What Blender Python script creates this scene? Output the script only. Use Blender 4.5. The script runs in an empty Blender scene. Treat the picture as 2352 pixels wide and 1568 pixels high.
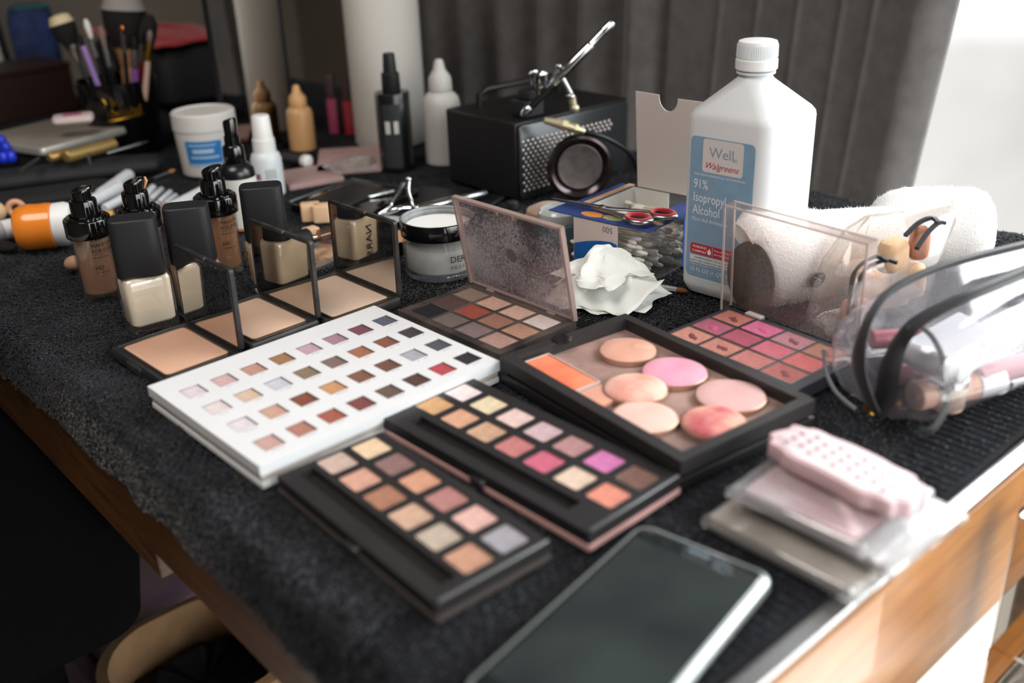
import bpy, math, random
import numpy as np
from mathutils import Vector, Matrix
random.seed(7); rng = np.random.default_rng(11)
PI = math.pi
sc = bpy.context.scene
COL = sc.collection

# ------------------------------------------------------------------ camera
F, PITCH, ROLL, H = 2300.0, .435, .0368, .39
def cam_rows():
    cp, sp = math.cos(PITCH), math.sin(PITCH)
    r = np.array([1, 0, 0.]); f = np.array([0, cp, -sp]); d = np.array([0, -sp, -cp])
    cr, sr = math.cos(ROLL), math.sin(ROLL)
    return np.array([cr*r+sr*d, -sr*r+cr*d, f])
RC = cam_rows()
cam_d = bpy.data.cameras.new('camera'); cam = bpy.data.objects.new('camera', cam_d); COL.objects.link(cam)
cam.matrix_world = Matrix(((RC[0][0], -RC[1][0], -RC[2][0], 0), (RC[0][1], -RC[1][1], -RC[2][1], 0),
                           (RC[0][2], -RC[1][2], -RC[2][2], H), (0, 0, 0, 1)))
cam_d.sensor_width = 36; cam_d.lens = F/2352*36; cam_d.clip_start = .02; cam_d.clip_end = 60
cam_d.dof.use_dof = True; cam_d.dof.focus_distance = 1.0; cam_d.dof.aperture_fstop = 2.8
sc.camera = cam

def W(u, v, z=0.):
    """point of height z (m) seen at photo pixel u, v"""
    d = np.array([(u-1176)/F, (v-784)/F, 1.]) @ RC
    t = (z-H)/d[2]
    return np.array([0, 0, H]) + t*d
ANG = math.radians(41.)                     # direction of the desk's right edge
E1 = np.array([math.cos(ANG), math.sin(ANG), 0]); E2 = np.array([-math.sin(ANG), math.cos(ANG), 0])
def D(a, b, z=0.): return a*E1 + b*E2 + np.array([0, 0, z])
def AB(p): return float(p@E1), float(p@E2)
def head(p, q): return math.atan2(q[1]-p[1], q[0]-p[0])
def WV(u, v, p0, n):
    """point seen at pixel u, v on the vertical plane through p0 with normal n"""
    o = np.array([0, 0, H]); d = np.array([(u-1176)/F, (v-784)/F, 1.]) @ RC
    return o + d*(((p0-o)@n)/(d@n))

# ------------------------------------------------------------------ world, light, exposure
sc.view_settings.view_transform = 'Standard'; sc.view_settings.look = 'None'
sc.view_settings.gamma = 1; sc.view_settings.use_curve_mapping = False
sc.view_settings.exposure = .45
sc.cycles.max_bounces = 10; sc.cycles.transparent_max_bounces = 24; sc.cycles.diffuse_bounces = 4
sc.cycles.glossy_bounces = 5; sc.cycles.transmission_bounces = 8
sc.cycles.caustics_reflective = False; sc.cycles.caustics_refractive = False
sc.cycles.sample_clamp_indirect = 6; sc.cycles.use_denoising = True
wd = bpy.data.worlds.new('sky'); sc.world = wd; wd.use_nodes = True
nt = wd.node_tree; nt.nodes.clear()
def N(t, typ, **kw):
    n = t.nodes.new(typ)
    for k, v in kw.items(): setattr(n, k, v)
    return n
o_ = N(nt, 'ShaderNodeOutputWorld'); bg = N(nt, 'ShaderNodeBackground'); tc = N(nt, 'ShaderNodeTexCoord')
sp_ = N(nt, 'ShaderNodeSeparateXYZ'); rp = N(nt, 'ShaderNodeValToRGB'); mp = N(nt, 'ShaderNodeMapRange')
nz = N(nt, 'ShaderNodeTexNoise'); nz.inputs['Scale'].default_value = 7; nz.inputs['Detail'].default_value = 3
mx = N(nt, 'ShaderNodeMix', data_type='RGBA', blend_type='MULTIPLY'); mx.inputs[0].default_value = .6
crn = N(nt, 'ShaderNodeValToRGB'); crn.color_ramp.elements[0].position = .35; crn.color_ramp.elements[0].color = (.72, .71, .68, 1)
crn.color_ramp.elements[1].position = .62; crn.color_ramp.elements[1].color = (1, 1, 1, 1)
mp.inputs['From Min'].default_value = -.15; mp.inputs['From Max'].default_value = .55
mp.inputs['To Min'].default_value = .66; mp.inputs['To Max'].default_value = 8.0
nt.links.new(tc.outputs['Generated'], sp_.inputs[0]); nt.links.new(sp_.outputs['Z'], mp.inputs['Value'])
nt.links.new(tc.outputs['Generated'], nz.inputs['Vector']); nt.links.new(nz.outputs[0], crn.inputs[0])
crs = N(nt, 'ShaderNodeValToRGB'); crs.color_ramp.elements[0].position = 0; crs.color_ramp.elements[0].color = (1, .985, .96, 1)
crs.color_ramp.elements[1].position = .35; crs.color_ramp.elements[1].color = (.95, .985, 1, 1)
nt.links.new(sp_.outputs['Z'], crs.inputs[0]); nt.links.new(crs.outputs[0], mx.inputs[6]); nt.links.new(crn.outputs[0], mx.inputs[7])
nt.links.new(mx.outputs[2], bg.inputs['Color']); nt.links.new(mp.outputs[0], bg.inputs['Strength'])
nt.links.new(bg.outputs[0], o_.inputs[0])
def portal(loc, direction, sx, sy):
    l = bpy.data.lights.new('window_portal', 'AREA'); l.shape = 'RECTANGLE'; l.size = sx; l.size_y = sy
    l.cycles.is_portal = True
    o = bpy.data.objects.new('window_portal', l); COL.objects.link(o)
    o.location = loc; o.rotation_euler = Vector(direction).to_track_quat('-Z', 'Y').to_euler()
    return o
portal(D(1.66, -.52, .62), -E1, 2.9, 2.1)
portal(D(.58, -1.72, .55), E2, 2.0, 2.2)
# added fill for the camera-facing sides, warm and weak; no lamp seen there
l = bpy.data.lights.new('fill_light', 'AREA'); l.shape = 'DISK'; l.size = 1.1; l.energy = 17; l.color = (1, .93, .87)
lo = bpy.data.objects.new('fill_light', l); COL.objects.link(lo); lo.location = D(-.35, .75, 1.64)

# ------------------------------------------------------------------ materials
def lin(c):
    if isinstance(c, str):
        c = [int(c[i:i+2], 16)/255 for i in (0, 2, 4)]
        c = [x/12.92 if x <= .04045 else ((x+.055)/1.055)**2.4 for x in c]
    return (c[0], c[1], c[2], 1)
_mc = {}
def mat(key, col='808080', rough=.5, metal=0., spec=.5, coat=0., trans=0., ior=1.45, var=.0, vs=60., bump=0., bs=300.,
        sheen=0., sss=0., alpha=1., emit=None, col2=None, rvar=0.):
    if key in _mc: return _mc[key]
    m = bpy.data.materials.new(key); m.use_nodes = True; t = m.node_tree; b = t.nodes['Principled BSDF']
    c = lin(col); b.inputs['Base Color'].default_value = c
    b.inputs['Roughness'].default_value = rough; b.inputs['Metallic'].default_value = metal
    b.inputs['Specular IOR Level'].default_value = spec; b.inputs['Coat Weight'].default_value = coat
    b.inputs['Coat Roughness'].default_value = .05
    b.inputs['Transmission Weight'].default_value = trans; b.inputs['IOR'].default_value = ior
    b.inputs['Sheen Weight'].default_value = sheen; b.inputs['Alpha'].default_value = alpha
    if sss: b.inputs['Subsurface Weight'].default_value = sss; b.inputs['Subsurface Scale'].default_value = .006
    tcn = N(t, 'ShaderNodeTexCoord')
    if var or col2:
        n = N(t, 'ShaderNodeTexNoise'); n.inputs['Scale'].default_value = vs; n.inputs['Detail'].default_value = 5
        t.links.new(tcn.outputs['Object'], n.inputs['Vector'])
        r = N(t, 'ShaderNodeValToRGB'); r.color_ramp.elements[0].position = .35; r.color_ramp.elements[1].position = .65
        c2 = lin(col2) if col2 else tuple(min(1, x*(1+var)) for x in c[:3])+(1,)
        c1 = c if col2 else tuple(x*(1-var) for x in c[:3])+(1,)
        r.color_ramp.elements[0].color = c1; r.color_ramp.elements[1].color = c2
        t.links.new(n.outputs[0], r.inputs[0]); t.links.new(r.outputs[0], b.inputs['Base Color'])
    if rvar:
        n2 = N(t, 'ShaderNodeTexNoise'); n2.inputs['Scale'].default_value = vs*.7; n2.inputs['Detail'].default_value = 4
        mr = N(t, 'ShaderNodeMapRange'); mr.inputs['To Min'].default_value = max(0, rough-rvar); mr.inputs['To Max'].default_value = rough+rvar
        t.links.new(tcn.outputs['Object'], n2.inputs['Vector']); t.links.new(n2.outputs[0], mr.inputs[0]); t.links.new(mr.outputs[0], b.inputs['Roughness'])
    if bump:
        n = N(t, 'ShaderNodeTexNoise'); n.inputs['Scale'].default_value = bs; n.inputs['Detail'].default_value = 3
        bp = N(t, 'ShaderNodeBump'); bp.inputs['Strength'].default_value = bump; bp.inputs['Distance'].default_value = .001
        t.links.new(tcn.outputs['Object'], n.inputs['Vector']); t.links.new(n.outputs[0], bp.inputs['Height']); t.links.new(bp.outputs[0], b.inputs['Normal'])
    _mc[key] = m; return m
def clear(key, tint='ffffff', gloss=.12, haze=.06, hazecol='ffffff', dust=0., dustscale=90., rough=.05):
    """thin clear plastic: transparent + mirror-like sheen + a little milky haze, with dust specks"""
    if key in _mc: return _mc[key]
    m = bpy.data.materials.new(key); m.use_nodes = True; t = m.node_tree; t.nodes.clear()
    out = N(t, 'ShaderNodeOutputMaterial'); tr = N(t, 'ShaderNodeBsdfTransparent'); tr.inputs[0].default_value = lin(tint)
    gl = N(t, 'ShaderNodeBsdfGlossy'); gl.inputs['Roughness'].default_value = rough
    df = N(t, 'ShaderNodeBsdfDiffuse'); df.inputs[0].default_value = lin(hazecol)
    tl = N(t, 'ShaderNodeBsdfTranslucent'); tl.inputs[0].default_value = lin(hazecol)
    hz = N(t, 'ShaderNodeMixShader'); hz.inputs[0].default_value = .5
    t.links.new(df.outputs[0], hz.inputs[1]); t.links.new(tl.outputs[0], hz.inputs[2])
    m1 = N(t, 'ShaderNodeMixShader'); m1.inputs[0].default_value = haze
    t.links.new(tr.outputs[0], m1.inputs[1]); t.links.new(hz.outputs[0], m1.inputs[2])
    if dust:
        tcn = N(t, 'ShaderNodeTexCoord'); n = N(t, 'ShaderNodeTexNoise'); n.inputs['Scale'].default_value = dustscale*9; n.inputs['Detail'].default_value = 4
        n2 = N(t, 'ShaderNodeTexNoise'); n2.inputs['Scale'].default_value = dustscale*.35; n2.inputs['Detail'].default_value = 3
        t.links.new(tcn.outputs['Object'], n.inputs['Vector']); t.links.new(tcn.outputs['Object'], n2.inputs['Vector'])
        ml = N(t, 'ShaderNodeMath', operation='MULTIPLY'); t.links.new(n.outputs[0], ml.inputs[0]); t.links.new(n2.outputs[0], ml.inputs[1])
        mr = N(t, 'ShaderNodeMapRange'); mr.inputs['From Min'].default_value = .17; mr.inputs['From Max'].default_value = .36
        mr.inputs['To Min'].default_value = haze; mr.inputs['To Max'].default_value = haze+dust
        t.links.new(ml.outputs[0], mr.inputs[0]); t.links.new(mr.outputs[0], m1.inputs[0])
    lw = N(t, 'ShaderNodeLayerWeight'); pw_ = N(t, 'ShaderNodeMath', operation='POWER'); pw_.inputs[1].default_value = 4.
    t.links.new(lw.outputs['Facing'], pw_.inputs[0])
    mm_ = N(t, 'ShaderNodeMath', operation='MULTIPLY_ADD', use_clamp=True); mm_.inputs[1].default_value = .55; mm_.inputs[2].default_value = gloss
    t.links.new(pw_.outputs[0], mm_.inputs[0])
    m2 = N(t, 'ShaderNodeMixShader'); t.links.new(mm_.outputs[0], m2.inputs[0]); t.links.new(m1.outputs[0], m2.inputs[1]); t.links.new(gl.outputs[0], m2.inputs[2])
    t.links.new(m2.outputs[0], out.inputs[0]); _mc[key] = m; return m
def wood(key, c1, c2, rough, axis='X', sc_=9.):
    if key in _mc: return _mc[key]
    m = mat(key, c1, rough, coat=.15); t = m.node_tree; b = t.nodes['Principled BSDF']
    tcn = N(t, 'ShaderNodeTexCoord'); mpn = N(t, 'ShaderNodeMapping'); mpn.inputs['Scale'].default_value = (1.2, 14, 14) if axis == 'X' else (14, 1.2, 14)
    n = N(t, 'ShaderNodeTexNoise'); n.inputs['Scale'].default_value = sc_; n.inputs['Detail'].default_value = 8; n.inputs['Distortion'].default_value = .6
    r = N(t, 'ShaderNodeValToRGB'); r.color_ramp.elements[0].position = .3; r.color_ramp.elements[1].position = .7
    r.color_ramp.elements[0].color = lin(c1); r.color_ramp.elements[1].color = lin(c2)
    t.links.new(tcn.outputs['Object'], mpn.inputs[0]); t.links.new(mpn.outputs[0], n.inputs['Vector']); t.links.new(n.outputs[0], r.inputs[0]); t.links.new(r.outputs[0], b.inputs['Base Color'])
    return m
BLACKP = mat('black_plastic', '1c1c1f', .42, bump=.05)
BLACKG = mat('black_gloss', '0b0b0d', .09, coat=.6)
BLACKM = mat('black_matte', '17181b', .55, bump=.08, bs=900, rvar=.08, vs=40)
CHROME = mat('chrome', 'd9dcdd', .12, 1.)
STEEL = mat('brushed_steel', 'a9abad', .28, 1.)
BRASS = mat('brass', 'd2c8a6', .35, .75)
GOLD = mat('gold', 'c99a35', .3, 1.)
WHITEP = mat('white_plastic', 'e9e8e6', .38, sss=.1)
CLEAR = clear('clear_plastic'); CLEARB = clear('clear_film', gloss=.16, haze=.10, rough=.12)
GLASS = clear('bottle_glass', tint='fbfaf7', gloss=.10, haze=.03, rough=.02)
ALU = mat('pan_metal', 'cfc8c2', .3, 1.)
MIRROR = mat('mirror_glass', 'd0cdc9', .015, 1., rvar=.012, vs=30)
INK = mat('black_print', '16161a', .6); WINK = mat('white_print', 'eeeeee', .6)

# ------------------------------------------------------------------ mesh library (millimetres in, metres out)
def rr(w, l, r, n=5, cx=0, cy=0):
    r = max(.01, min(r, w/2-.001, l/2-.001)); pts = []
    for k, (sx, sy) in enumerate(((1, 1), (-1, 1), (-1, -1), (1, -1))):
        for i in range(n+1):
            a = PI/2*(k + i/n); pts.append((cx+sx*(w/2-r)+r*math.cos(a), cy+sy*(l/2-r)+r*math.sin(a)))
    return pts
class M:
    def __init__(s): s.v = []; s.f = []
    def add(s, v, f, T=None):
        k = len(s.v)
        if T is not None: v = [tuple(T @ Vector(p)) for p in v]
        s.v += [tuple(p) for p in v]; s.f += [tuple(i+k for i in q) for q in f]; return s
    def box(s, x0, x1, y0, y1, z0, z1, T=None):
        v = [(x, y, z) for z in (z0, z1) for y in (y0, y1) for x in (x0, x1)]
        return s.add(v, [(0, 2, 3, 1), (4, 5, 7, 6), (0, 1, 5, 4), (2, 6, 7, 3), (0, 4, 6, 2), (1, 3, 7, 5)], T)
    def loft(s, rings, c0=True, c1=True, T=None, closed=True):
        n = len(rings[0]); v = [p for r in rings for p in r]; f = []
        for k in range(len(rings)-1):
            for i in range(n if closed else n-1):
                j = (i+1) % n; f.append((k*n+i, k*n+j, (k+1)*n+j, (k+1)*n+i))
        if c0: f.append(tuple(range(n))[::-1])
        if c1: f.append(tuple((len(rings)-1)*n+i for i in range(n)))
        return s.add(v, f, T)
    def rp(s, w, l, r, z0, z1, bev=0., cx=0, cy=0, n=5, T=None):
        if bev:
            q = [(w-2*bev, l-2*bev, r-bev, z0), (w, l, r, z0+bev), (w, l, r, z1-bev), (w-.6*bev, l-.6*bev, r-.3*bev, z1-.3*bev), (w-2*bev, l-2*bev, r-bev, z1)]
        else: q = [(w, l, r, z0), (w, l, r, z1)]
        return s.loft([[(x, y, z) for x, y in rr(a, b, c, n, cx, cy)] for a, b, c, z in q], T=T)
    def poly(s, pts, z0, z1, T=None):
        return s.loft([[(x, y, z0) for x, y in pts], [(x, y, z1) for x, y in pts]], T=T)
    def lathe(s, prof, n=32, cx=0, cy=0, T=None, shell=False):
        rings = [[(cx+r*math.cos(2*PI*i/n), cy+r*math.sin(2*PI*i/n), z) for i in range(n)] for r, z in prof]
        return s.loft(rings, c0=prof[0][0] > .001 and not shell, c1=prof[-1][0] > .001 and not shell, T=T)
    def tube(s, pts, r, n=8, caps=True, flat=1., T=None):
        P = [Vector(p) for p in pts]; rings = []; up = Vector((0, 0, 1)); prev = None
        for i, p in enumerate(P):
            d = (P[min(i+1, len(P)-1)]-P[max(i-1, 0)]).normalized()
            if prev is None:
                x = d.cross(up) if abs(d.dot(up)) < .95 else d.cross(Vector((0, 1, 0)))
            else: x = prev - d*prev.dot(d)
            x.normalize(); prev = x; y = d.cross(x); rad = r[i] if isinstance(r, (list, tuple)) else r
            rings.append([tuple(p + x*rad*math.cos(2*PI*k/n) + y*rad*flat*math.sin(2*PI*k/n)) for k in range(n)])
        return s.loft(rings, c0=caps, c1=caps, T=T)
    def ell(s, c, rx, ry, rz, n=16, m=10, T=None):
        rings = [[(c[0]+rx*math.sin(PI*j/m)*math.cos(2*PI*i/n), c[1]+ry*math.sin(PI*j/m)*math.sin(2*PI*i/n), c[2]-rz*math.cos(PI*j/m)) for i in range(n)] for j in range(1, m)]
        s.loft(rings, T=T); return s
    def torus(s, c, R, r, n=32, m=10, sy=1., T=None):
        v = []; f = []
        for i in range(n):
            a = 2*PI*i/n
            for j in range(m):
                b = 2*PI*j/m; v.append((c[0]+(R+r*math.cos(b))*math.cos(a), c[1]+sy*(R+r*math.cos(b))*math.sin(a), c[2]+r*math.sin(b)))
                f.append((i*m+j, ((i+1) % n)*m+j, ((i+1) % n)*m+(j+1) % m, i*m+(j+1) % m))
        return s.add(v, f, T)
    def plate(s, W_, L_, z0, z1, holes, T=None):
        """slab W x L with rectangular wells (cx, cy, w, l, depth)"""
        xs = sorted({-W_/2, W_/2, *[h[0]+k*h[2]/2 for h in holes for k in (-1, 1)]}); ys = sorted({-L_/2, L_/2, *[h[1]+k*h[3]/2 for h in holes for k in (-1, 1)]})
        def dd(a): 
            o = [a[0]]
            for x in a[1:]:
                if x-o[-1] > .01: o.append(x)
            return o
        xs, ys = dd(xs), dd(ys)
        for i in range(len(xs)-1):
            for j in range(len(ys)-1):
                cx, cy = (xs[i]+xs[i+1])/2, (ys[j]+ys[j+1])/2
                if any(abs(cx-h[0]) < h[2]/2 and abs(cy-h[1]) < h[3]/2 for h in holes): continue
                s.add([(xs[i], ys[j], z1), (xs[i+1], ys[j], z1), (xs[i+1], ys[j+1], z1), (xs[i], ys[j+1], z1)], [(0, 1, 2, 3)], T)
        for cx, cy, w, l, d in holes:
            a, b, c, e = cx-w/2, cx+w/2, cy-l/2, cy+l/2
            s.add([(a, c, z1), (b, c, z1), (b, e, z1), (a, e, z1), (a, c, z1-d), (b, c, z1-d), (b, e, z1-d), (a, e, z1-d)],
                  [(0, 4, 5, 1), (1, 5, 6, 2), (2, 6, 7, 3), (3, 7, 4, 0), (4, 7, 6, 5)], T)
        a, b, c, e = -W_/2, W_/2, -L_/2, L_/2
        s.add([(a, c, z0), (b, c, z0), (b, e, z0), (a, e, z0), (a, c, z1), (b, c, z1), (b, e, z1), (a, e, z1)],
              [(0, 1, 5, 4), (1, 2, 6, 5), (2, 3, 7, 6), (3, 0, 4, 7), (0, 3, 2, 1)], T)
        return s
    def mesh(s, name, smooth=38):
        me = bpy.data.meshes.new(name); me.from_pydata([(x*.001, y*.001, z*.001) for x, y, z in s.v], [], s.f); me.validate()
        if smooth:
            me.shade_smooth(); me.set_sharp_from_angle(angle=math.radians(smooth))
        return me
def part(name, m, material, parent=None, smooth=38, bevel=0, solid=0, loc=None, rot=None, label=None):
    me = m.mesh(name, smooth) if isinstance(m, M) else m
    o = bpy.data.objects.new(name, me); COL.objects.link(o)
    if not me.materials: me.materials.append(material)
    elif me.materials[0] != material:
        o.material_slots[0].link = 'OBJECT'; o.material_slots[0].material = material
    if parent is not None: o.parent = parent
    if loc is not None: o.location = loc
    if rot is not None: o.rotation_euler = rot
    if solid:
        k = o.modifiers.new('s', 'SOLIDIFY'); k.thickness = solid*.001; k.offset = 0
    if bevel:
        k = o.modifiers.new('b', 'BEVEL'); k.width = bevel*.001; k.segments = 2; k.limit_method = 'ANGLE'; k.angle_limit = math.radians(40)
    if label: o['label'] = label
    return o
def tag(o, label, cat, group=None, kind=None):
    o['label'] = label; o['category'] = cat
    if group: o['group'] = group
    if kind: o['kind'] = kind
    return o
def thing(name, label, cat, loc, rz=0., group=None, rot=None):
    o = bpy.data.objects.new(name, None); COL.objects.link(o); o.empty_display_size = .02
    o.location = tuple(loc); o.rotation_euler = rot if rot else (0, 0, rz)
    return tag(o, label, cat, group)
def struct(name, m, material, loc=None, rot=None, **kw):
    o = part(name, m, material, None, loc=loc, rot=rot, **kw); o['kind'] = 'structure'; return o
def copy_tree(root, label=None, loc=None, rz=None, **mats):
    def cp(o, par):
        c = o.copy(); COL.objects.link(c)
        if par is not None: c.parent = par
        st = o.name.split('.')[0]
        if st in mats and c.type == 'MESH':
            c.material_slots[0].link = 'OBJECT'; c.material_slots[0].material = mats[st]
        for ch in list(o.children): cp(ch, c)
        return c
    kids = list(root.children); c = root.copy(); COL.objects.link(c)
    for ch in kids: cp(ch, c)
    if label: c['label'] = label
    if loc is not None: c.location = tuple(loc)
    if rz is not None: c.rotation_euler = (0, 0, rz)
    return c
_tc = {}
def text(s, size, shear=0., align='LEFT', weight=0.):
    """flat lettering as (verts, faces) in mm"""
    k = (s, size, shear, align, weight)
    if k not in _tc:
        cu = bpy.data.curves.new('t', 'FONT'); cu.body = s; cu.size = size; cu.shear = shear; cu.align_x = align; cu.offset = weight; cu.resolution_u = 3
        o = bpy.data.objects.new('t', cu); COL.objects.link(o); dg = bpy.context.evaluated_depsgraph_get()
        me = bpy.data.meshes.new_from_object(o.evaluated_get(dg))
        _tc[k] = ([tuple(v.co) for v in me.vertices], [tuple(p.vertices) for p in me.polygons])
        bpy.data.objects.remove(o); bpy.data.meshes.remove(me); bpy.data.curves.remove(cu)
    return _tc[k]
def lettering(lines, fn):
    """lines = (text, size, x, y, kw); fn maps the flat x, y to a surface point"""
    m = M()
    for s, size, x, y, kw in lines:
        v, f = text(s, size, **kw); m.add([fn(p[0]+x, p[1]+y) for p in v], f)
    return m
ZUP = Matrix.Identity(4)
def RX(a): return Matrix.Rotation(a, 4, 'X')
def RY(a): return Matrix.Rotation(a, 4, 'Y')
def RZ(a): return Matrix.Rotation(a, 4, 'Z')
def TR(x, y, z): return Matrix.Translation((x, y, z))
def fitrect(q, z):
    Q = [W(u, v, z)[:2] for u, v in q]; c = sum(Q)/4
    x = (Q[1]-Q[0]+Q[2]-Q[3])/2; y = (Q[0]-Q[3]+Q[1]-Q[2])/2
    t = (math.atan2(x[1], x[0])+math.atan2(y[1], y[0])-PI/2)/2
    return (c[0], c[1], 0), t, np.linalg.norm(x)*1000, np.linalg.norm(y)*1000

# ------------------------------------------------------------------ the room (table axes: local x = depth a, local y = along the desk b)
RA = (0, 0, ANG)
WALL = mat('wall_paint', '6f675d', .8, var=.06, vs=3)
FLOORM = mat('floor_stone', 'cfcac2', .35, var=.05, vs=4)
struct('floor', M().box(-1600, 1800, -1800, 3000, -760, -720), FLOORM, rot=RA)
struct('ceiling', M().box(-1600, 1800, -1800, 3000, 1700, 1740), mat('ceiling_paint', '8f897f', .9), rot=RA)
struct('wall_back', M().box(1700, 1760, 950, 3000, -720, 1700).box(1700, 1760, -1800, 950, -720, -430).box(1700, 1760, -1800, 950, 1660, 1700), WALL, rot=RA)
struct('wall_right', M().box(-1600, -400, -1860, -1800, -720, 1700).box(1560, 1800, -1860, -1800, -720, 1700).box(-400, 1560, -1860, -1800, -720, -550).box(-400, 1560, -1860, -1800, 1660, 1700), WALL, rot=RA)
struct('wall_left', M().box(-1600, 1800, 2940, 3000, -720, 1700), WALL, rot=RA)
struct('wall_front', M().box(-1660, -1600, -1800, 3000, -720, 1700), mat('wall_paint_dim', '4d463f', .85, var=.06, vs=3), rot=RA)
PANE = clear('window_pane', gloss=.0, haze=.0, rough=.01)
w1 = struct('window_1', M().box(1700, 1745, -1800, -1760, -430, 1660).box(1700, 1745, 905, 950, -430, 1660).box(1700, 1745, -1760, 905, -430, -390).box(1700, 1745, -1760, 905, 1620, 1660), mat('window_frame', 'd8d6d2', .5), rot=RA, bevel=3)
part('pane', M().box(1718, 1724, -1760, 905, -390, 1620), PANE, w1)
w2 = struct('window_2', M().box(-400, -360, -1845, -1800, -550, 1660).box(1520, 1560, -1845, -1800, -550, 1660).box(-360, 1520, -1845, -1800, -550, -510).box(-360, 1520, -1845, -1800, 1620, 1660), mat('window_frame', 'd8d6d2', .5), rot=RA, bevel=3)
part('pane', M().box(-360, 1520, -1826, -1820, -510, 1620), PANE, w2)

# ------------------------------------------------------------------ desk
WD = wood('shaded_walnut', '3a2413', '5b3a1e', .32, 'Y'); WO = wood('lit_walnut', 'a06a34', 'c08548', .3, 'X')  # one desk wood: front's shade and side's window light put into the colours
desk = thing('desk', 'brown wooden desk covered by the charcoal towel, right side facing the window', 'desk', D(.225, .23, -.72), ANG)
# local: x from front edge inward, y along the desk, z up from the floor (mm)
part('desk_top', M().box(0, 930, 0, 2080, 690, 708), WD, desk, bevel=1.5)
part('edge_trim', M().box(2, 928, -5, 9, 708.2, 712), mat('steel_trim', 'd5d6d8', .22, .9), desk, bevel=1, label='pale metal strip along the right edge of the desk top')
part('side_panel', M().box(0, 476, -4, 14, 574, 702), wood('window_lit_walnut', '8a5526', 'a97238', .38, 'X'), desk, bevel=1)  # same desk wood, lighter colour carries the window light on this side
part('apron', M().box(476, 930, -4, 14, 660, 702), wood('window_lit_walnut', '8a5526', 'a97238', .38, 'X'), desk, bevel=1)
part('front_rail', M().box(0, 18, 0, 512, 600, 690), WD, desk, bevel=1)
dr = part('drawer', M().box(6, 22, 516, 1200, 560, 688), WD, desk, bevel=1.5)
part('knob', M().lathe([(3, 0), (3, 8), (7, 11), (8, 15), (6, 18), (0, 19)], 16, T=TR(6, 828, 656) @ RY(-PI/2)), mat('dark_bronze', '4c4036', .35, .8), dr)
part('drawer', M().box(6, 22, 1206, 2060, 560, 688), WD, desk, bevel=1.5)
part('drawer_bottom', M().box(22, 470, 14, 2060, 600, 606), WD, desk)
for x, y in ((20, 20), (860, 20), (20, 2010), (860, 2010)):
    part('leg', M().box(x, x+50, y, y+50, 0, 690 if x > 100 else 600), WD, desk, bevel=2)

# ------------------------------------------------------------------ towel
TB0, TB1, TA0, TA1 = .238, 2.22, .219, 1.15
def fold(a, b):
    n = .0009*np.sin(31*a+9*b+2*np.sin(7*b)) + .0007*np.sin(23*b-14*a) 
    e = np.clip((.36-a)/.12, 0, 1)
    n = n + e*(.0022*np.sin(38*b+25*a+3*np.sin(9*b)) + .0012*np.sin(71*b-40*a))
    n = n + .003*np.exp(-((b-.40-.05*(a-.6)-.012*np.sin(13*a))/.012)**2)*(a > .5)      # ridge of a fold right of the pouch
    return n - .0036
def surf(s, b):
    """s: path length measured from the hem; returns point on the towel"""
    R = .011; drop = .043; q = R*PI/2
    s = np.asarray(s); b = np.asarray(b)
    fl = s > drop+q; cu = (s > drop) & ~fl
    th = np.clip((s-drop)/R, 0, PI/2)
    a = np.where(fl, TA0+R+(s-drop-q), np.where(cu, TA0+R-R*np.cos(th), TA0)); z = np.where(fl, 0, np.where(cu, -R+R*np.sin(th), -R-(drop-s)))
    k = np.clip((drop+q-s)/(drop+q), 0, 1)
    a = a - k*(.002+.0016*np.sin(38*b+3*np.sin(9*b))+.0008*np.sin(83*b))
    z = z + fold(a, b)*(1-k) - .0036*k*0
    return a, b, z
RIB = lambda a, b: np.where((b < TB0+.052) & (b > TB0+.006), .0011*np.sin(a*2*PI/.0085), 0)
towel = thing('bath_towel', 'charcoal black terry towel spread over the desk and hanging over its front edge', 'towel', (0, 0, 0), ANG)
S1 = .043+.011*PI/2+(TA1-TA0-.011)
ns, nb = 420, 620
ss = np.concatenate([np.linspace(0, .075, 46)[:-1], np.linspace(.075, S1, ns-45)]); bb = np.linspace(TB0, TB1, nb)
SS, BB = np.meshgrid(ss, bb, indexing='ij'); A_, B_, Z_ = surf(SS, BB); Z_ = Z_+RIB(A_, B_)
def gridmesh(name, X, Y, Z):
    n, m = X.shape; me = bpy.data.meshes.new(name); me.vertices.add(n*m)
    me.vertices.foreach_set('co', np.stack([X, Y, Z], -1).astype(np.float32).ravel())
    i, j = np.meshgrid(np.arange(n-1), np.arange(m-1), indexing='ij'); a = (i*m+j).ravel()
    q = np.stack([a, a+m, a+m+1, a+1], -1).astype(np.int32); k = len(q)
    me.loops.add(4*k); me.loops.foreach_set('vertex_index', q.ravel()); me.polygons.add(k)
    me.polygons.foreach_set('loop_start', np.arange(0, 4*k, 4, dtype=np.int32)); me.polygons.foreach_set('loop_total', np.full(k, 4, dtype=np.int32))
    me.update(calc_edges=True); me.shade_smooth(); return me
TOW = mat('terry_cloth', '16171b', .95, spec=.08, sheen=.05, var=.35, vs=26, bump=.6, bs=700)
tb = part('towel_cloth', gridmesh('towel_cloth', A_, B_, Z_), TOW, towel); k = tb.modifiers.new('s', 'SOLIDIFY'); k.thickness = .0012; k.offset = -1
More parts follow.
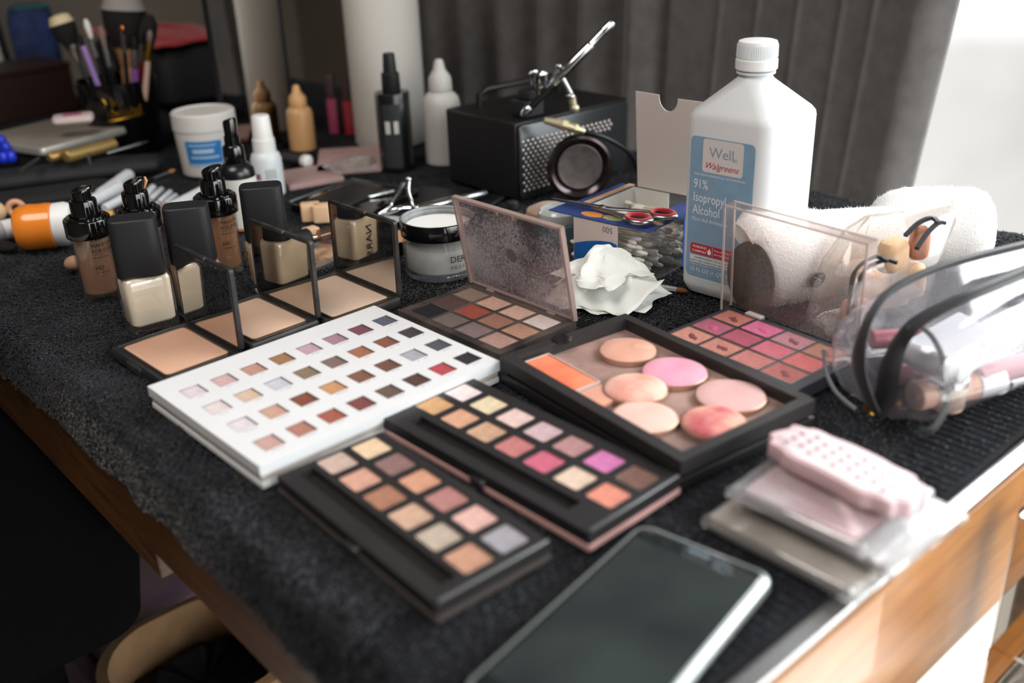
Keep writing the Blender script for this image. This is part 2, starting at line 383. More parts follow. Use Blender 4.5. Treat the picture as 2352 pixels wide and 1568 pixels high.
def tufts(n, b0, b1, s0, s1, hgt, wid):
    s = rng.uniform(s0, s1, n); b = rng.uniform(b0, b1, n)
    keep = (b > TB0+.054) | (np.sin(surf(s, b)[0]*2*PI/.0085) > .2); s = s[keep]; b = b[keep]; n = len(s)
    a, b_, z = surf(s, b); a2, _, z2 = surf(s+.001, b)
    ta = a2-a; tz = z2-z; ln = np.hypot(ta, tz)+1e-9; na, nz_ = -tz/ln, ta/ln        # outward normal in the a-z plane
    P = np.stack([a, b_, z], -1); Nn = np.stack([na, 0*na, nz_], -1); Tn = np.stack([ta/ln, 0*ta, tz/ln], -1); Bn = np.array([0, 1, 0.])
    th = rng.uniform(0, 2*PI, n) ; c, s_ = np.cos(th)[:, None], np.sin(th)[:, None]
    side = (Tn*c+Bn*s_)*wid*rng.uniform(.6, 1.3, n)[:, None]; lean = (-Tn*s_+Bn*c)
    lean = lean + np.stack([.5*np.sin(9*b_+5*a), .5*np.cos(11*a+3*b_), 0*a], -1)
    hh = (hgt*rng.uniform(.55, 1.25, n))[:, None]
    P = P - Nn*.0006
    v = np.stack([P-side*.5, P+side*.5, P+Nn*hh*.75+lean*hh*.28+side*.5, P+Nn*hh*.75+lean*hh*.28-side*.5, P+Nn*hh*.85+lean*hh*.95], 1)
    return v.reshape(-1, 3), n
me = bpy.data.meshes.new('pile'); VV = []; nn = 0
for args in ((165000, .40, 1.30, .0, .72, .0042, .0013), (52000, .40, 1.0, .0, .42, .0038, .0012), (22000, TB0+.003, .42, .0, .9, .0028, .0012), (26000, .42, 1.3, .70, S1, .0034, .0016), (42000, 1.3, TB1, .0, S1, .0038, .0018)):
    v, n = tufts(*args); VV.append(v); nn += n
V = np.concatenate(VV); me.vertices.add(len(V)); me.vertices.foreach_set('co', V.astype(np.float32).ravel())
base = np.arange(nn, dtype=np.int32)*5
lp = np.stack([base, base+1, base+2, base+3, base+3, base+2, base+4], -1).ravel()
me.loops.add(len(lp)); me.loops.foreach_set('vertex_index', lp); me.polygons.add(2*nn)
ls = (np.arange(nn, dtype=np.int32)*7)[:, None]+np.array([0, 4]); me.polygons.foreach_set('loop_start', ls.ravel().astype(np.int32)); me.polygons.foreach_set('loop_total', np.tile([4, 3], nn).astype(np.int32))
me.update(calc_edges=True)
pile = part('pile', me, mat('terry_pile', '202127', .9, spec=.15, sheen=.2, var=.5, vs=22), towel); pile['kind'] = 'stuff'

# ------------------------------------------------------------------ curtain, paper roll, mirror
CUR = mat('curtain_fabric', '5d5a59', .95, spec=.1, sheen=.3, var=.12, vs=45, bump=.3, bs=900)
bb = np.linspace(.60, 1.75, 460); prof = []
for b in bb:
    if b < 1.02: a = 1.235 + .010*math.sin(9*(b-.6)) - .0035*sum(math.exp(-((b-c)/.0035)**2) for c in (.69, .735, .80, .865, .93)) + .05*max(0, (.635-b)/.035)**2
    else: a = 1.245 - .042*(.5-.5*math.cos((b-1.02)*2*PI/.105))*min(1, (b-1.02)/.05) 
    prof.append(a)
zz = np.linspace(-.70, 1.62, 30); BBm, ZZm = np.meshgrid(bb, zz, indexing='ij'); AAm = np.array(prof)[:, None] + .004*np.sin(ZZm*5+BBm*20); BBm = BBm + .10*(.30-ZZm)*np.clip((1.4-BBm)/.8, 0, 1)*(ZZm > -1)
curtain = thing('curtain', 'dark grey fabric curtain drawn across the window behind the alcohol bottle', 'curtain', (0, 0, 0), ANG)
part('curtain_fabric', gridmesh('curtain_fabric', AAm, BBm, ZZm), CUR, curtain, solid=2.5)
part('curtain_rod', M().tube([(1225, 560, 1640), (1225, 1800, 1640)], 12, 12), STEEL, curtain)

p = W(900, 322); roll = thing('paper_roll', 'tall white paper roll standing upright behind the black spray bottle', 'paper roll', p)
m = M().lathe([(58, 0), (59, 2), (59, 358), (58, 360), (20, 360), (20, 0), (58, 0)], 48, shell=True); m.f.append(())
m.f.pop(); part('paper', m, mat('roll_paper', 'd2cfc8', .9, bump=.2, bs=500), roll)
part('core_tube', M().lathe([(20.5, 1), (20.5, 359), (18, 359), (18, 1), (20.5, 1)], 24, shell=True), mat('cardboard', 'b29a78', .9), roll)

d0 = W(697, 345); ma = math.radians(143)
mc = d0 + .045*np.array([math.cos(ma), math.sin(ma), 0])
mir = thing('table_mirror', 'large upright mirror in a thin black frame behind the tan dropper bottle', 'mirror', mc, ma-PI/2)  # local x = along plane, +y = away from the objects
# right end at +26 mm, left end 300 mm further along the plane
part('mirror_glass', M().box(-108, 24, 1, 4, 6, 520), MIRROR, mir)
part('frame', M().box(-110, -108, -1, 12, 0, 532).box(24, 30, -1, 12, 0, 532).box(-108, 24, -1, 12, 0, 6).box(-108, 24, -1, 12, 520, 532), BLACKP, mir, bevel=1)
part('backing', M().box(-108, 24, 5, 12, 6, 520), BLACKP, mir)
part('stand', M().box(-90, 0, 14, 120, 0, 6).box(-70, -50, 12.5, 40, 6, 260), BLACKP, mir, bevel=1)

# ------------------------------------------------------------------ palettes in front
def pow_mat(hexc, shimmer=0.):
    c_ = [int(hexc[i:i+2], 16) for i in (0, 2, 4)]; g_ = sum(c_)/3; hexc = ''.join('%02x' % int(min(255, (x*.84+g_*.16)*f_)) for x, f_ in zip(c_, (.93, .92, .97)))
    return mat('powder_'+hexc+('s' if shimmer else ''), hexc, .75 if not shimmer else .45, spec=.25, var=.10, vs=190, bump=.25, bs=600, metal=.25 if shimmer else 0)
def pan_grid(root, spots, w, l, ztop, colors, r=1.2, tray=True, depth=2.2, dip=.5):
    """one tray + one powder per well, sharing mesh data"""
    tm = M().loft([[(x, y, z) for x, y in rr(a, b, c, 3)] for a, b, c, z in ((w, l, r, ztop-depth-.5), (w, l, r, ztop-.05), (w-.9, l-.9, r-.4, ztop-.05), (w-.9, l-.9, r-.4, ztop-depth-.2))]).mesh('powder_pan')
    ww, ll = w-1.0, l-1.0; rings = []
    for k, z in ((1, -depth), (1, -.75), (.93, -.65), (.6, -.65-dip*.5), (.25, -.65-dip)):
        rings.append([(x*k, y*k, ztop+z) for x, y in rr(ww, ll, r-.4, 3)])
    pm = M().loft(rings).mesh('powder')
    for (x, y), c in zip(spots, colors):
        o = part('powder_pan', tm, ALU, root, loc=(x*.001, y*.001, 0))
        if c: part('powder', pm, pow_mat(*c) if isinstance(c, tuple) else pow_mat(c), o)

# white 32 pan palette
loc, t, w, l = fitrect([(349, 885), (866, 697), (1123, 826), (600, 1085)], .020)
wp = thing('eyeshadow_palette', 'white rectangular eyeshadow palette with 32 small square pans', 'palette', loc, t)
gx = [-93.5+27.45*i for i in range(8)]; gy = [52.5, 13.5, -25.5, -64.5]
cell = M().plate(w, l, 11, 20, [(x+(1.2 if True else 0), y, 17.6, 20.4, 3.4) for y in gy for x in gx])
WCARD = mat('flat_white', 'd9dadc', .42, coat=.1, var=.015, vs=30, bump=.04); GCARD = mat('card_side', 'b9b0a8', .7, var=.1, vs=60)
part('tray', cell, WCARD, wp, smooth=0)
part('lid', M().rp(w-1, l-1, 1.5, 0, 5.2, .8), WCARD, wp); part('spine', M().box(-w/2+1.5, w/2-1.5, -l/2+1.5, l/2-1.5, 5.3, 10.9), GCARD, wp)
C_ = [['dccfc9', 'd2aca1', 'c49078', 'a5764c', 'c3a0a3', 'a98085', '7c4a55', '5d5f66'],
      ['e0d3c6', 'd9ba97', 'c8c8c5', '8b7859', '84695f', 'a9694a', '8c563e', '46403f'],
      ['ddd5cf', 'cf9f82', '8c4b35', 'd0955f', '865a43', '77503f', 'a9abaa', '55585a'],
      ['ca9f8d', 'b87963', 'ad5b45', '85483f', '6c5848', '5b4038', 'bf474c', '362f32']]
pan_grid(wp, [(x+1.2, y) for y in gy for x in gx], 17.2, 20, 19.6, [c for r_ in C_ for c in r_], r=.6, depth=2.6, dip=.3)
names = ['TASTE', 'SUGAR', 'SPICE', 'HONEY']
m = M()
for j, y in enumerate(gy):
    for i, x in enumerate(gx):
        for q in range(5):
            if rng.random() < .85: m.box(x-4+q*2.2, x-2.6+q*2.2, y-13.6, y-12.7, 20.0, 20.05)
part('print', m, mat('grey_print', '8b8a8c', .7), wp, smooth=0, label='row of small grey shade names under each pan')['kind'] = 'stuff'

def ab_palette(name, label, corners, xs, ys, L_, grooveX, gY, cols, lidcol, lidlabel):
    loc, t, w, l = fitrect(corners, .0145)
    r = thing(name, label, 'palette', loc, t, None)
    holes = [(xs[i], ys[j]+xs_off[j]*0, 23.6, 24.2, 3.2) for j in range(len(ys)) for i in range(2)]
    body = M().plate(w, l, 5.2, 14.5, holes+[(grooveX, gY[0], 12, gY[1], 6)])
    part('tray', body, mat('soft_black', '232122', .5, bump=.06, bs=800, rvar=.1, vs=30), r, smooth=0)
    pan_grid(r, [(xs[i], ys[j]) for j in range(len(ys)) for i in range(2)], 23.0, 23.6, 14.3, cols, r=2, depth=2.4, dip=.6)
    part('lid', M().rp(w+1.5, l+1.5, 2, 0, 4.8, .8), lidcol, r, label=lidlabel)
    part('clasp', M().rp(4, 14, 1.5, 3, 9, .6, cx=-w/2-1, cy=-4), STEEL, r)
    part('edge_strip', M().box(-w/2+3, w/2-1, -l/2, -l/2+2.6, 14.5, 15.1), mat('satin_edge', '77787a', .3, .6), r, bevel=.3)
    return r
xs_off = [0]*9
ab_palette('eyeshadow_palette', 'black brush-slot palette with twelve warm neutral pans, nearest the towel hem', [(654, 1088), (873, 990), (1265, 1239), (984, 1399)],
           [-3.5, 25.5], [79-30.2*i for i in range(6)], 0, -26, (2, 166),
           ['c9ac93', 'e6c795', 'd59d7d', '8f6a60', 'ad7555', 'd4946e', ('e3b78f', 1), 'b2786a', 'b8a98c', 'dcab97', ('d9a07b', 1), '9b9997'], mat('lid_grey', '47403e', .35, coat=.2), 'dark mirrored lid folded under the tray')
ab_palette('eyeshadow_palette', 'black brush-slot palette with fourteen pink and peach pans and a rose lid', [(883, 952), (1080, 865), (1558, 1090), (1348, 1233)],
           [-5.0, 24.5], [92.5-30.3*i for i in range(7)], 0, -30, (2, 168),
           ['d5a267', 'ecdacb', 'dba077', 'e0cd9e', ('e0b184', 1), 'e0bfac', 'c2736a', 'c9a9a4', 'cf5e73', 'b3827a', 'dcc0a0', 'd06fa2', 'e2886b', ('8a6353', 1)], mat('rose_lid', 'bd928d', .45, bump=.1), 'dusty rose lid folded under the tray')

# large magnetic palette
loc, t, w, l = fitrect([(1129, 816), (1436, 728), (1886, 912), (1574, 1055)], .024)
bp = thing('magnetic_palette', 'large black open palette holding six loose round blush pans', 'palette', loc, t)
FRM = mat('black_frame', '2e2c2c', .45, bump=.08, bs=500, rvar=.1, vs=25)
part('frame', M().plate(w, l, 12, 24, [(1, 0, w-19, l-19, 11)]), FRM, bp, smooth=0, bevel=.8)
part('lid', M().rp(w+1, l+1, 2, 0, 9.5, 1), mat('black_lid', '1d1c1d', .35, coat=.2), bp)
part('hinge', M().box(-w/2+4, w/2-4, -l/2+3, l/2-3, 9.5, 12), BLACKP, bp)
part('magnet_sheet', M().box(-w/2+10.8, w/2-8.8, -l/2+9.8, l/2-9.8, 13.0, 13.6), mat('dusty_sheet', '5d504e', .7, col2='b08c82', vs=16, bump=.1), bp, label='taupe base sheet dusted with peach powder')
part('thumb_notch', M().lathe([(9, 0), (9, 1.2)], 24, T=TR(-9, l/2-7, 23.6)), BLACKG, bp)
op = part('square_pan', M().plate(38, 68, 13.6, 19.5, [(0, 0, 36, 66, 2)]), mat('clear_tray', 'c9b6ae', .2, spec=.6), bp, smooth=0, loc=(-.048, .060, 0))
part('blush', M().rp(35.6, 65.6, 1, 17.6, 18.8, .3), mat('orange_blush', 'df6745', .6, col2='e88a68', vs=30, bump=.1), op)
part('blush_film', M().rp(38, 26, 1, 13.7, 17.6, .3, cx=0, cy=-49), mat('peach_film', 'd59a85', .3, spec=.6), op)
def round_pan(x, y, r, colr, c2, dome, label, chip=False):
    o = thing('blush_pan', label, 'blush pan', Vector(loc)+Vector((math.cos(t)*x-math.sin(t)*y, math.sin(t)*x+math.cos(t)*y, 13.7)) * .001 if False else (loc[0]+(math.cos(t)*x-math.sin(t)*y)*.001, loc[1]+(math.sin(t)*x+math.cos(t)*y)*.001, .0136), t, 'round blush pans in the large black palette')
    part('pan', M().lathe([(r-1, 0), (r, .6), (r, 4.6), (r-.7, 4.9), (r-1, 4.4), (r-1, 2)], 56), mat('pan_rim', 'c5a08a', .3, .7), o)
    if dome: pr = [(r-1.05, 2)] + [((r-1.05)*math.cos(k*PI/2/8), 4.4+dome*math.sin(k*PI/2/8)) for k in range(9)]
    else: pr = [(r-1.05, 2), (r-1.05, 4.8), (r-1.8, 5.3), (r*.5, 5.2), (0.0, 5.15)]
    me = M().lathe(pr, 56)
    pm = part('blush', me, mat('blush_'+colr, colr, .75, spec=.2, col2=c2, vs=38, bump=.25, bs=350), o)
    if chip:
        part('smear', M().loft([[(x_*a_+9, y_*a_-9, z_) for x_, y_ in rr(9, 17, 3, 4)] for a_, z_ in ((1, 5.25), (.9, 5.6))]), mat('smear', 'e3ab93', .8), o, rot=(0, 0, .5))
    return o
loc_b = loc
round_pan(28.5, 57, 25, 'cf9a86', 'd3a290', 0, 'tan peach round blush with a crumbled edge, furthest from the camera', True)
round_pan(30, 2, 27, 'dd92a8', 'e3a1b4', 0, 'bright bubblegum pink round blush in the middle of the black palette')
round_pan(-14, 1, 26, 'd08f80', 'e4bbab', 4.5, 'domed peach and cream marbled blush left of the pink pan')
round_pan(34.5, -55, 27.5, 'cfa3a1', 'd3aaa8', 0, 'dusty pale mauve round blush near the right corner of the palette')
round_pan(-40, -38, 25.5, 'd6ada2', 'dbb9ae', 1.5, 'palest cream peach round blush by the left frame of the palette')
round_pan(-6, -76, 25, 'b5525f', 'dfa896', 5, 'domed rose red and gold marbled blush nearest the camera')

# concealer palette with open lid
loc, t, w, l = fitrect([(912, 712), (1082, 651), (1332, 737), (1146, 813)], .012)
cp = thing('concealer_palette', 'twelve-pan concealer palette with a dusty translucent lid standing open', 'palette', loc, t)
xs, ys = [26.5, -.8, -28.2], [50, 17, -16.5, -49.5]
part('tray', M().plate(w, l, 0, 12, [(x, y, 25.4, 30.6, 3) for x in xs for y in ys]), mat('dusty_black', '2a2625', .5, col2='5b4f4a', vs=28, bump=.3, bs=700), cp, smooth=0, bevel=.6)
pan_grid(cp, [(x, y) for x in xs for y in ys], 24.8, 30.0, 11.9, [('a08a70', 1), 'cf9f83', 'd9ae90', 'dccbb9', '5e4540', 'a94f38', 'a27158', 'b98768', '26262a', '75695f', '84706a', 'b28a75'], r=.8, depth=2.4, dip=.4)
LIDM = clear('dusty_lid', tint='e8dcd8', gloss=.03, haze=.05, hazecol='bdb6ba', dust=.55, dustscale=42)
EDGEM = mat('frosted_edge', 'c9b0a8', .25, spec=.6, trans=.35, alpha=.75)
lr = part('lid', M().box(0, 2, -l/2, l/2, 1, 95), LIDM, cp, smooth=0, loc=(w/2*.001-.001, 0, .0125), rot=(0, math.radians(-10), 0), label='clear scratched lid dusted with powder')
part('lid_rim', M().box(-3.2, 2.4, -l/2-1, -l/2+2.2, 1, 98).box(-3.2, 2.4, l/2-2.2, l/2+1, 1, 98).box(-3.2, 2.4, -l/2-1, l/2+1, 95, 98).box(-1, 2.4, -l/2-1, l/2+1, 0, 2.5), EDGEM, lr, bevel=.4)
part('maker_mark', M().lathe([(7, 0), (7, .3)], 28, T=TR(-.35, 2, 50) @ RY(PI/2)), mat('mark_brown', '6d605c', .6), lr)
part('latch', M().box(-3.8, -2.6, -14, -12, 92, 96).box(-3.8, -2.6, 8, 10, 92, 96), EDGEM, lr)
part('hinge', M().box(w/2-5, w/2+1, 38, 48, 9, 13.5).box(w/2-5, w/2+1, -48, -38, 9, 13.5), mat('hinge_grey', '8c817b', .4), cp, bevel=.4)

# pink cream blush palette with clear lid
hm = [W(1675, 704, .012)]; t = math.radians(38.)
xd = np.array([math.cos(t), math.sin(t), 0]); yd = np.array([-math.sin(t), math.cos(t), 0])
w, l = 98., 147.; c = hm[0] - xd*w/2000 - yd*l/2000; c[2] = 0
rp_ = thing('lip_palette', 'black palette of twelve pink and coral creams with a clear box lid standing open', 'palette', c, t)
xs, ys = [31.5, 3.8, -24.2], [54, 20.5, -13, -46.5]
part('tray', M().plate(w, l, 0, 12, [(x, y, 26.6, 32, 3) for x in xs for y in ys]), mat('slate_black', '33343a', .35, bump=.05), rp_, smooth=0, bevel=.8)
cols = ['c97763', 'd9688a', 'bb7f82', 'b87b63', 'b6606e', 'b55263', 'd06a72', 'd66a63', 'd28d74', 'c9836a', 'c97a6c', 'bd6a60']
pan_grid(rp_, [(x, y) for x in xs for y in ys], 25.8, 31.4, 11.9, cols, r=.8, depth=2.4, dip=.5)
for k, (x, y) in enumerate([(x, y) for x in xs for y in ys]):
    if k in (0, 1, 2, 3, 4, 8, 9, 11):
        n_ = 7; pts = [(x+rng.uniform(-2.2, 2.2)+(q-n_/2)*.9, y+(q-n_/2)*2.2, 11.05) for q in range(n_)]
        part('finger_mark', M().tube(pts, [.4, 2.2, 3.4, 2.2, 3.2, 1.8, .4], 8, flat=.12), mat('smudge_%d' % (k % 3), ['7a4348', '8f5550', 'c95a7e'][(k+1) % 3 if k == 1 else k % 2], .45), rp_)
CL = clear('acrylic_lid', tint='fbf8f7', gloss=.03, haze=.015, hazecol='e8dcd8', dust=.05, dustscale=50, rough=.04)
lr = part('lid', M().box(0, 1.6, -l/2, l/2, 1, 102), CL, rp_, smooth=0, loc=(w/2*.001+.0005, 0, .0125), rot=(0, math.radians(-2), 0), label='clear acrylic lid with deep side walls')
part('lid_wall', M().box(-13, 0, -l/2, -l/2+1.6, 1, 104).box(-13, 0, l/2-1.6, l/2, 1, 104).box(-13, 0, -l/2+1.6, l/2-1.6, 102.4, 104), CL, lr, smooth=0)
part('lid_edge', M().box(-13.4, -12.6, -l/2-.2, -l/2+1.8, 1, 104.3).box(-13.4, -12.6, l/2-1.8, l/2+.2, 1, 104.3).box(-13.4, -12.6, -l/2, l/2, 102.6, 104.3).box(0, 1.9, -l/2, l/2, 102.9, 104.3).box(0, 1.9, l/2-1.2, l/2+.3, 1, 104), mat('bright_edge', 'cfc0bb', .2, alpha=.6), lr)
part('hinge', M().box(w/2-4, w/2+3, 34, 52, 9, 14), mat('clear_hinge', 'b9b2b0', .2), rp_, bevel=.6)

# ------------------------------------------------------------------ pressed powder compacts
def compact(corners, label, powcol, dusty):
    loc, t, w, l = fitrect(corners, .010)
    r = thing('powder_compact', label, 'powder compact', loc, t, None)
    DB = mat('compact_black_%d' % dusty, '1f1f21', .45, bump=.15, bs=900, col2='3a3835' if dusty else '29292b', vs=60)
    part('base', M().rp(w, l, 5, 0, 8, 1).loft([[(x, y, z) for x, y in rr(a, b, c_, 5)] for a, b, c_, z in ((w-.8, l-.8, 4.5, 7.9), (w-3, l-3, 4, 10), (w-8, l-8, 4, 10), (w-9, l-9, 4, 8.2))]), DB, r)
    pn = part('powder_pan', M().loft([[(x, y, z) for x, y in rr(a, b, c_, 5)] for a, b, c_, z in ((w-17, l-17, 5, 8), (w-17, l-17, 5, 10), (w-19, l-19, 4, 10), (w-19, l-19, 4, 8.5))]), mat('pan_gold', 'a58d73', .35, .8), r)
    part('powder', M().rp(w-19.2, l-19.2, 4, 8.1, 9.8, .5), mat('pressed_'+powcol, powcol, .8, spec=.2, var=.03, vs=25), pn)
    part('clasp', M().rp(4, 26, 1.8, 2, 9.5, .8, cx=-w/2-.5).rp(6, l*.8, 2.5, 1.5, 7.5, 1, cx=w/2+.5), DB, r)
    lid = part('lid', M().loft([[(0, y, z) for y, z in rr(l, 79, 4, 5, 0, 40.5)], [(4, y, z) for y, z in rr(l, 79, 4, 5, 0, 40.5)], [(5, y, z) for y, z in rr(l-3, 76, 4, 5, 0, 40.5)]]), DB, r, loc=(w/2*.001-.0035, 0, .0095), rot=(0, math.radians(1), 0))
    part('lid_mirror', M().box(-.35, .1, -l/2+4, l/2-4, 5, 76.5), MIRROR, lid)
    part('lid_latch', M().rp(5, 22, 2, 78, 81.5, .7, cx=-.5), DB, lid)
    return r
k = compact([(245, 795), (432, 741), (562, 804), (375, 880)], 'open black powder compact at the left front, tan powder half under the white palette', 'cfa48b', 0)
k = compact([(446, 722), (600, 670), (733, 733), (572, 797)], 'middle open black powder compact with beige powder and smudged mirror', 'd4b39b', 1)
k = compact([(621, 671), (778, 619), (914, 681), (757, 746)], 'rearmost open black powder compact with pale beige powder next to the clear jar', 'd8bda9', 1)

# ------------------------------------------------------------------ foundation bottles
def top_at(u, v, z):
    q = W(u, v, z); q[2] = 0; return q
def pump_bottle(u, v, label, liquid, spill=False, rz=0.):
    r = thing('pump_bottle', label, 'foundation bottle', top_at(u, v, .118), rz, 'clear glass pump foundation bottles')
    part('glass_body', M().lathe([(0, 0), (18.5, .3), (19.6, 2), (19.6, 78), (19.6, 80), (18.4, 80), (18.4, 7), (0, 6)], 40), GLASS, r)
    part('liquid', M().lathe([(0, 6.6), (15.5, 6.6), (17.4, 9), (17.4, 76), (0, 76)], 40), mat('liquid_'+liquid, liquid, .35, sss=.05, spec=.4), r)
    part('collar', M().lathe([(19.8, 69), (22.8, 69), (23, 69.6), (23, 86.5), (22.4, 87.4), (20.3, 87.6), (19.8, 89.5), (16.5, 90), (14.8, 89), (14.4, 85)], 48), BLACKG, r)
    pm = M().lathe([(13.6, 86), (13.4, 105), (12.7, 106.3), (10.6, 106.6), (10.2, 106)], 40)
    part('pump_neck', pm, BLACKG, r)
    rings = []
    for z, k in ((105, 1), (114, 1)): rings.append([(9.8*k*math.cos(a), 9.8*k*math.sin(a), z) for a in np.linspace(0, 2*PI, 28, endpoint=False)])
    def top(k, dz): return [(9.8*k*math.cos(a)+(3.2*max(0, math.cos(a))**3)*k, 9.8*k*math.sin(a), 117.5+2.6*math.cos(a)*1.0+dz) for a in np.linspace(0, 2*PI, 28, endpoint=False)]
    rings += [top(1.0, -1.2), top(.93, .0), top(.7, -.2), top(.3, -1)]
    hd = part('pump_head', M().loft(rings), BLACKG, r)
    if spill: part('dried_foundation', M().tube([(12.6, -1, 120), (13.4, -1, 116), (11.5, -1.2, 111), (10.3, -1.6, 108)], [1.2, 2.0, 1.3, .6], 8), mat('dried_foundation', 'c99570', .6), hd)
    def cyl(x, y): a = x/19.9; return (19.75*math.cos(a), 19.75*math.sin(a), y)
    a0 = -PI/2-rz+.32
    L = lettering([('MAKE UP', 5.4, 0, 60, {}), ('FOR EVER', 5.4, 0, 54, {}), ('PROFESSIONAL', 2.5, 0, 48, {}), ('HD', 6, 0, 36, {}), ('FOUNDATION', 2.2, 0, 32, {})], lambda x, y: cyl(x+a0*19.9, y))
    x0 = a0*19.9
    L.add([cyl(x0+q, y) for q in (0, 4, 8, 12, 16, 20, 24) for y in (52, 52.3)], [(2*i, 2*i+2, 2*i+3, 2*i+1) for i in range(6)])
    part('lettering', L, INK, r, smooth=0)
    return r
pump_bottle(183, 432, 'glass pump foundation bottle at the far left beside the orange jar', 'b5876c', rz=.5)
pump_bottle(303, 414, 'glass pump foundation bottle with dried foundation crusted on its spout', 'c29c80', True, rz=.45)
pump_bottle(482, 385, 'glass pump foundation bottle with deeper tan liquid behind the middle square-capped bottle', 'b27e58', rz=.5)

def cap_bottle(u, v, label, liquid, rb, rc):
    r = thing('foundation_bottle', label, 'foundation bottle', top_at(u, v, .112), rb, 'square-capped foundation bottles')
    W0, L0 = 47, 34
    def ring(w, l, rr_, z): return [(x, y+ (0), z) for x, y in rr(w, l, rr_, 6)]
    part('glass_body', M().loft([ring(W0-5, L0-5, 6, 0), ring(W0-1.5, L0-1.5, 7, 1.2), ring(W0, L0, 7, 4), ring(W0, L0, 7, 50), ring(W0-1.5, L0-1.5, 7, 53.5), ring(W0-6, L0-6, 7, 56), ring(30, 24, 7, 57.5)]), GLASS, r)
    part('liquid', M().loft([ring(W0-9, L0-8, 5, 7.5), ring(W0-5, L0-4.6, 6, 9.5), ring(W0-3.4, L0-3.2, 6.2, 50), ring(W0-6, L0-6, 6, 53.6), ring(28, 22, 6, 55.5)]), mat('liquid_'+liquid, liquid, .3, sss=.08, spec=.5), r)
    def cr(w, l, z):
        return [(x, y - 2.2*(1-(2*x/w)**2)*(1 if y < 0 else -1), z) for x, y in rr(w, l, 6, 6)]
    def cr2(w, l, z):
        pts = []
        for i in range(40):
            a = 2*PI*i/40; c, s = math.cos(a), math.sin(a); e = .30
            pts.append((w/2*math.copysign(abs(c)**e, c), l/2*math.copysign(abs(s)**.62, s), z))
        return pts
    cp_ = part('cap', M().loft([cr2(44, 29, 56), cr2(44.6, 29.6, 57), cr2(43, 28.6, 109.6), cr2(42.4, 28, 111), cr2(40.5, 26, 112), cr2(20, 12, 112.2)]), BLACKM, r, rot=(0, 0, rc-rb), smooth=30)
    lt = lettering([('NARS', 15, 6, -3.5, {})], lambda x, y: (-3+y*.9, -L0/2-.25, 52-x))
    lt2 = lettering([('NARS', 15, 6, -3.5, {})], lambda x, y: (-W0/2-.25, 1-y*.9, 52-x)); lt.add(lt2.v, lt2.f)
    return r, lt
r, lt = cap_bottle(301, 498, 'square-capped ivory foundation bottle standing nearest the towel edge', 'e8d9c6', math.radians(36), math.radians(14))
m = M()
for j in range(9):
    for q in range(7):
        if rng.random() < .8: m.box(-9+q*2.4, -7.2+q*2.4, -.02, 0, 34-j*2.3, 35.1-j*2.3)
part('fine_print', m, mat('grey_print2', '77716a', .7), r, smooth=0, loc=(-.0238, 0, 0), rot=(0, 0, -PI/2))
r, lt = cap_bottle(424, 470, 'square-capped beige foundation bottle behind the first open compact', 'dcc4a8', math.radians(34), math.radians(12))
r, lt = cap_bottle(597, 424, 'square-capped beige foundation bottle with tall vertical letters beside the middle compact', 'dfc7aa', math.radians(28), math.radians(10))
part('lettering', lt, INK, r, smooth=0)

# ------------------------------------------------------------------ clear jar of white powder
J = W(1014, 622); jar = thing('powder_jar', 'clear round jar with a black band, filled with white powder', 'powder jar', J, -.2)
R_ = 40
part('jar_body', M().lathe([(0, 0), (36, 0), (38.6, 2), (39, 5), (38, 7), (R_-.5, 9), (R_, 34), (R_-.5, 38), (R_-4, 39.5), (R_-4, 42), (R_-2.8, 42.5), (R_-2.8, 44), (R_-4, 44.6), (R_-4, 47), (R_-6, 47), (R_-6, 40), (R_-3.2, 33), (R_-3.2, 9), (0, 8)], 64), clear('jar_plastic', tint='f2f2f2', gloss=.05, haze=.16, hazecol='e2e2e0'), jar)
part('powder', M().lathe([(0, 8.4), (R_-4, 8.8), (R_-3.6, 28)]+[(R_-5, 33), (R_-8, 34), (0, 34)], 64), mat('loose_powder', 'cfcdc8', .9, var=.12, vs=50), jar)
part('lid_band', M().lathe([(R_-1.5, 45.5), (R_+1, 45.5), (R_+1.4, 46.5), (R_+1.4, 62), (R_+.8, 62.8), (R_-1, 62.8)], 64, shell=True), BLACKG, jar)
part('inner_thread', M().lathe([(R_-1, 62.8), (R_-1.6, 62), (R_-2.6, 61), (R_-1.8, 59), (R_-2.8, 57), (R_-2, 55), (R_-2.8, 50), (R_-1.6, 46)], 64, shell=True), mat('powdery_grey', '8d9092', .6, var=.2, vs=70), jar)
part('top_powder', M().lathe([(R_-3, 50), (R_-3.2, 53.6), (R_-6, 54.2), (20, 54.6), (0, 54.4)], 64), mat('white_powder', 'e9e9e6', .95, bump=.15, bs=300), jar)
def jc(x, y): a = -1.05+x/R_; return ((R_+.25)*math.cos(a), (R_+.25)*math.sin(a), y)
m = lettering([('DERMA', 9.8, 0, 22.5, {}), ('P R O F', 5.0, .5, 15, {}), ('28 g  1', 4.4, .5, 5.0, {})], jc); part('lettering', m, INK, jar, smooth=0)

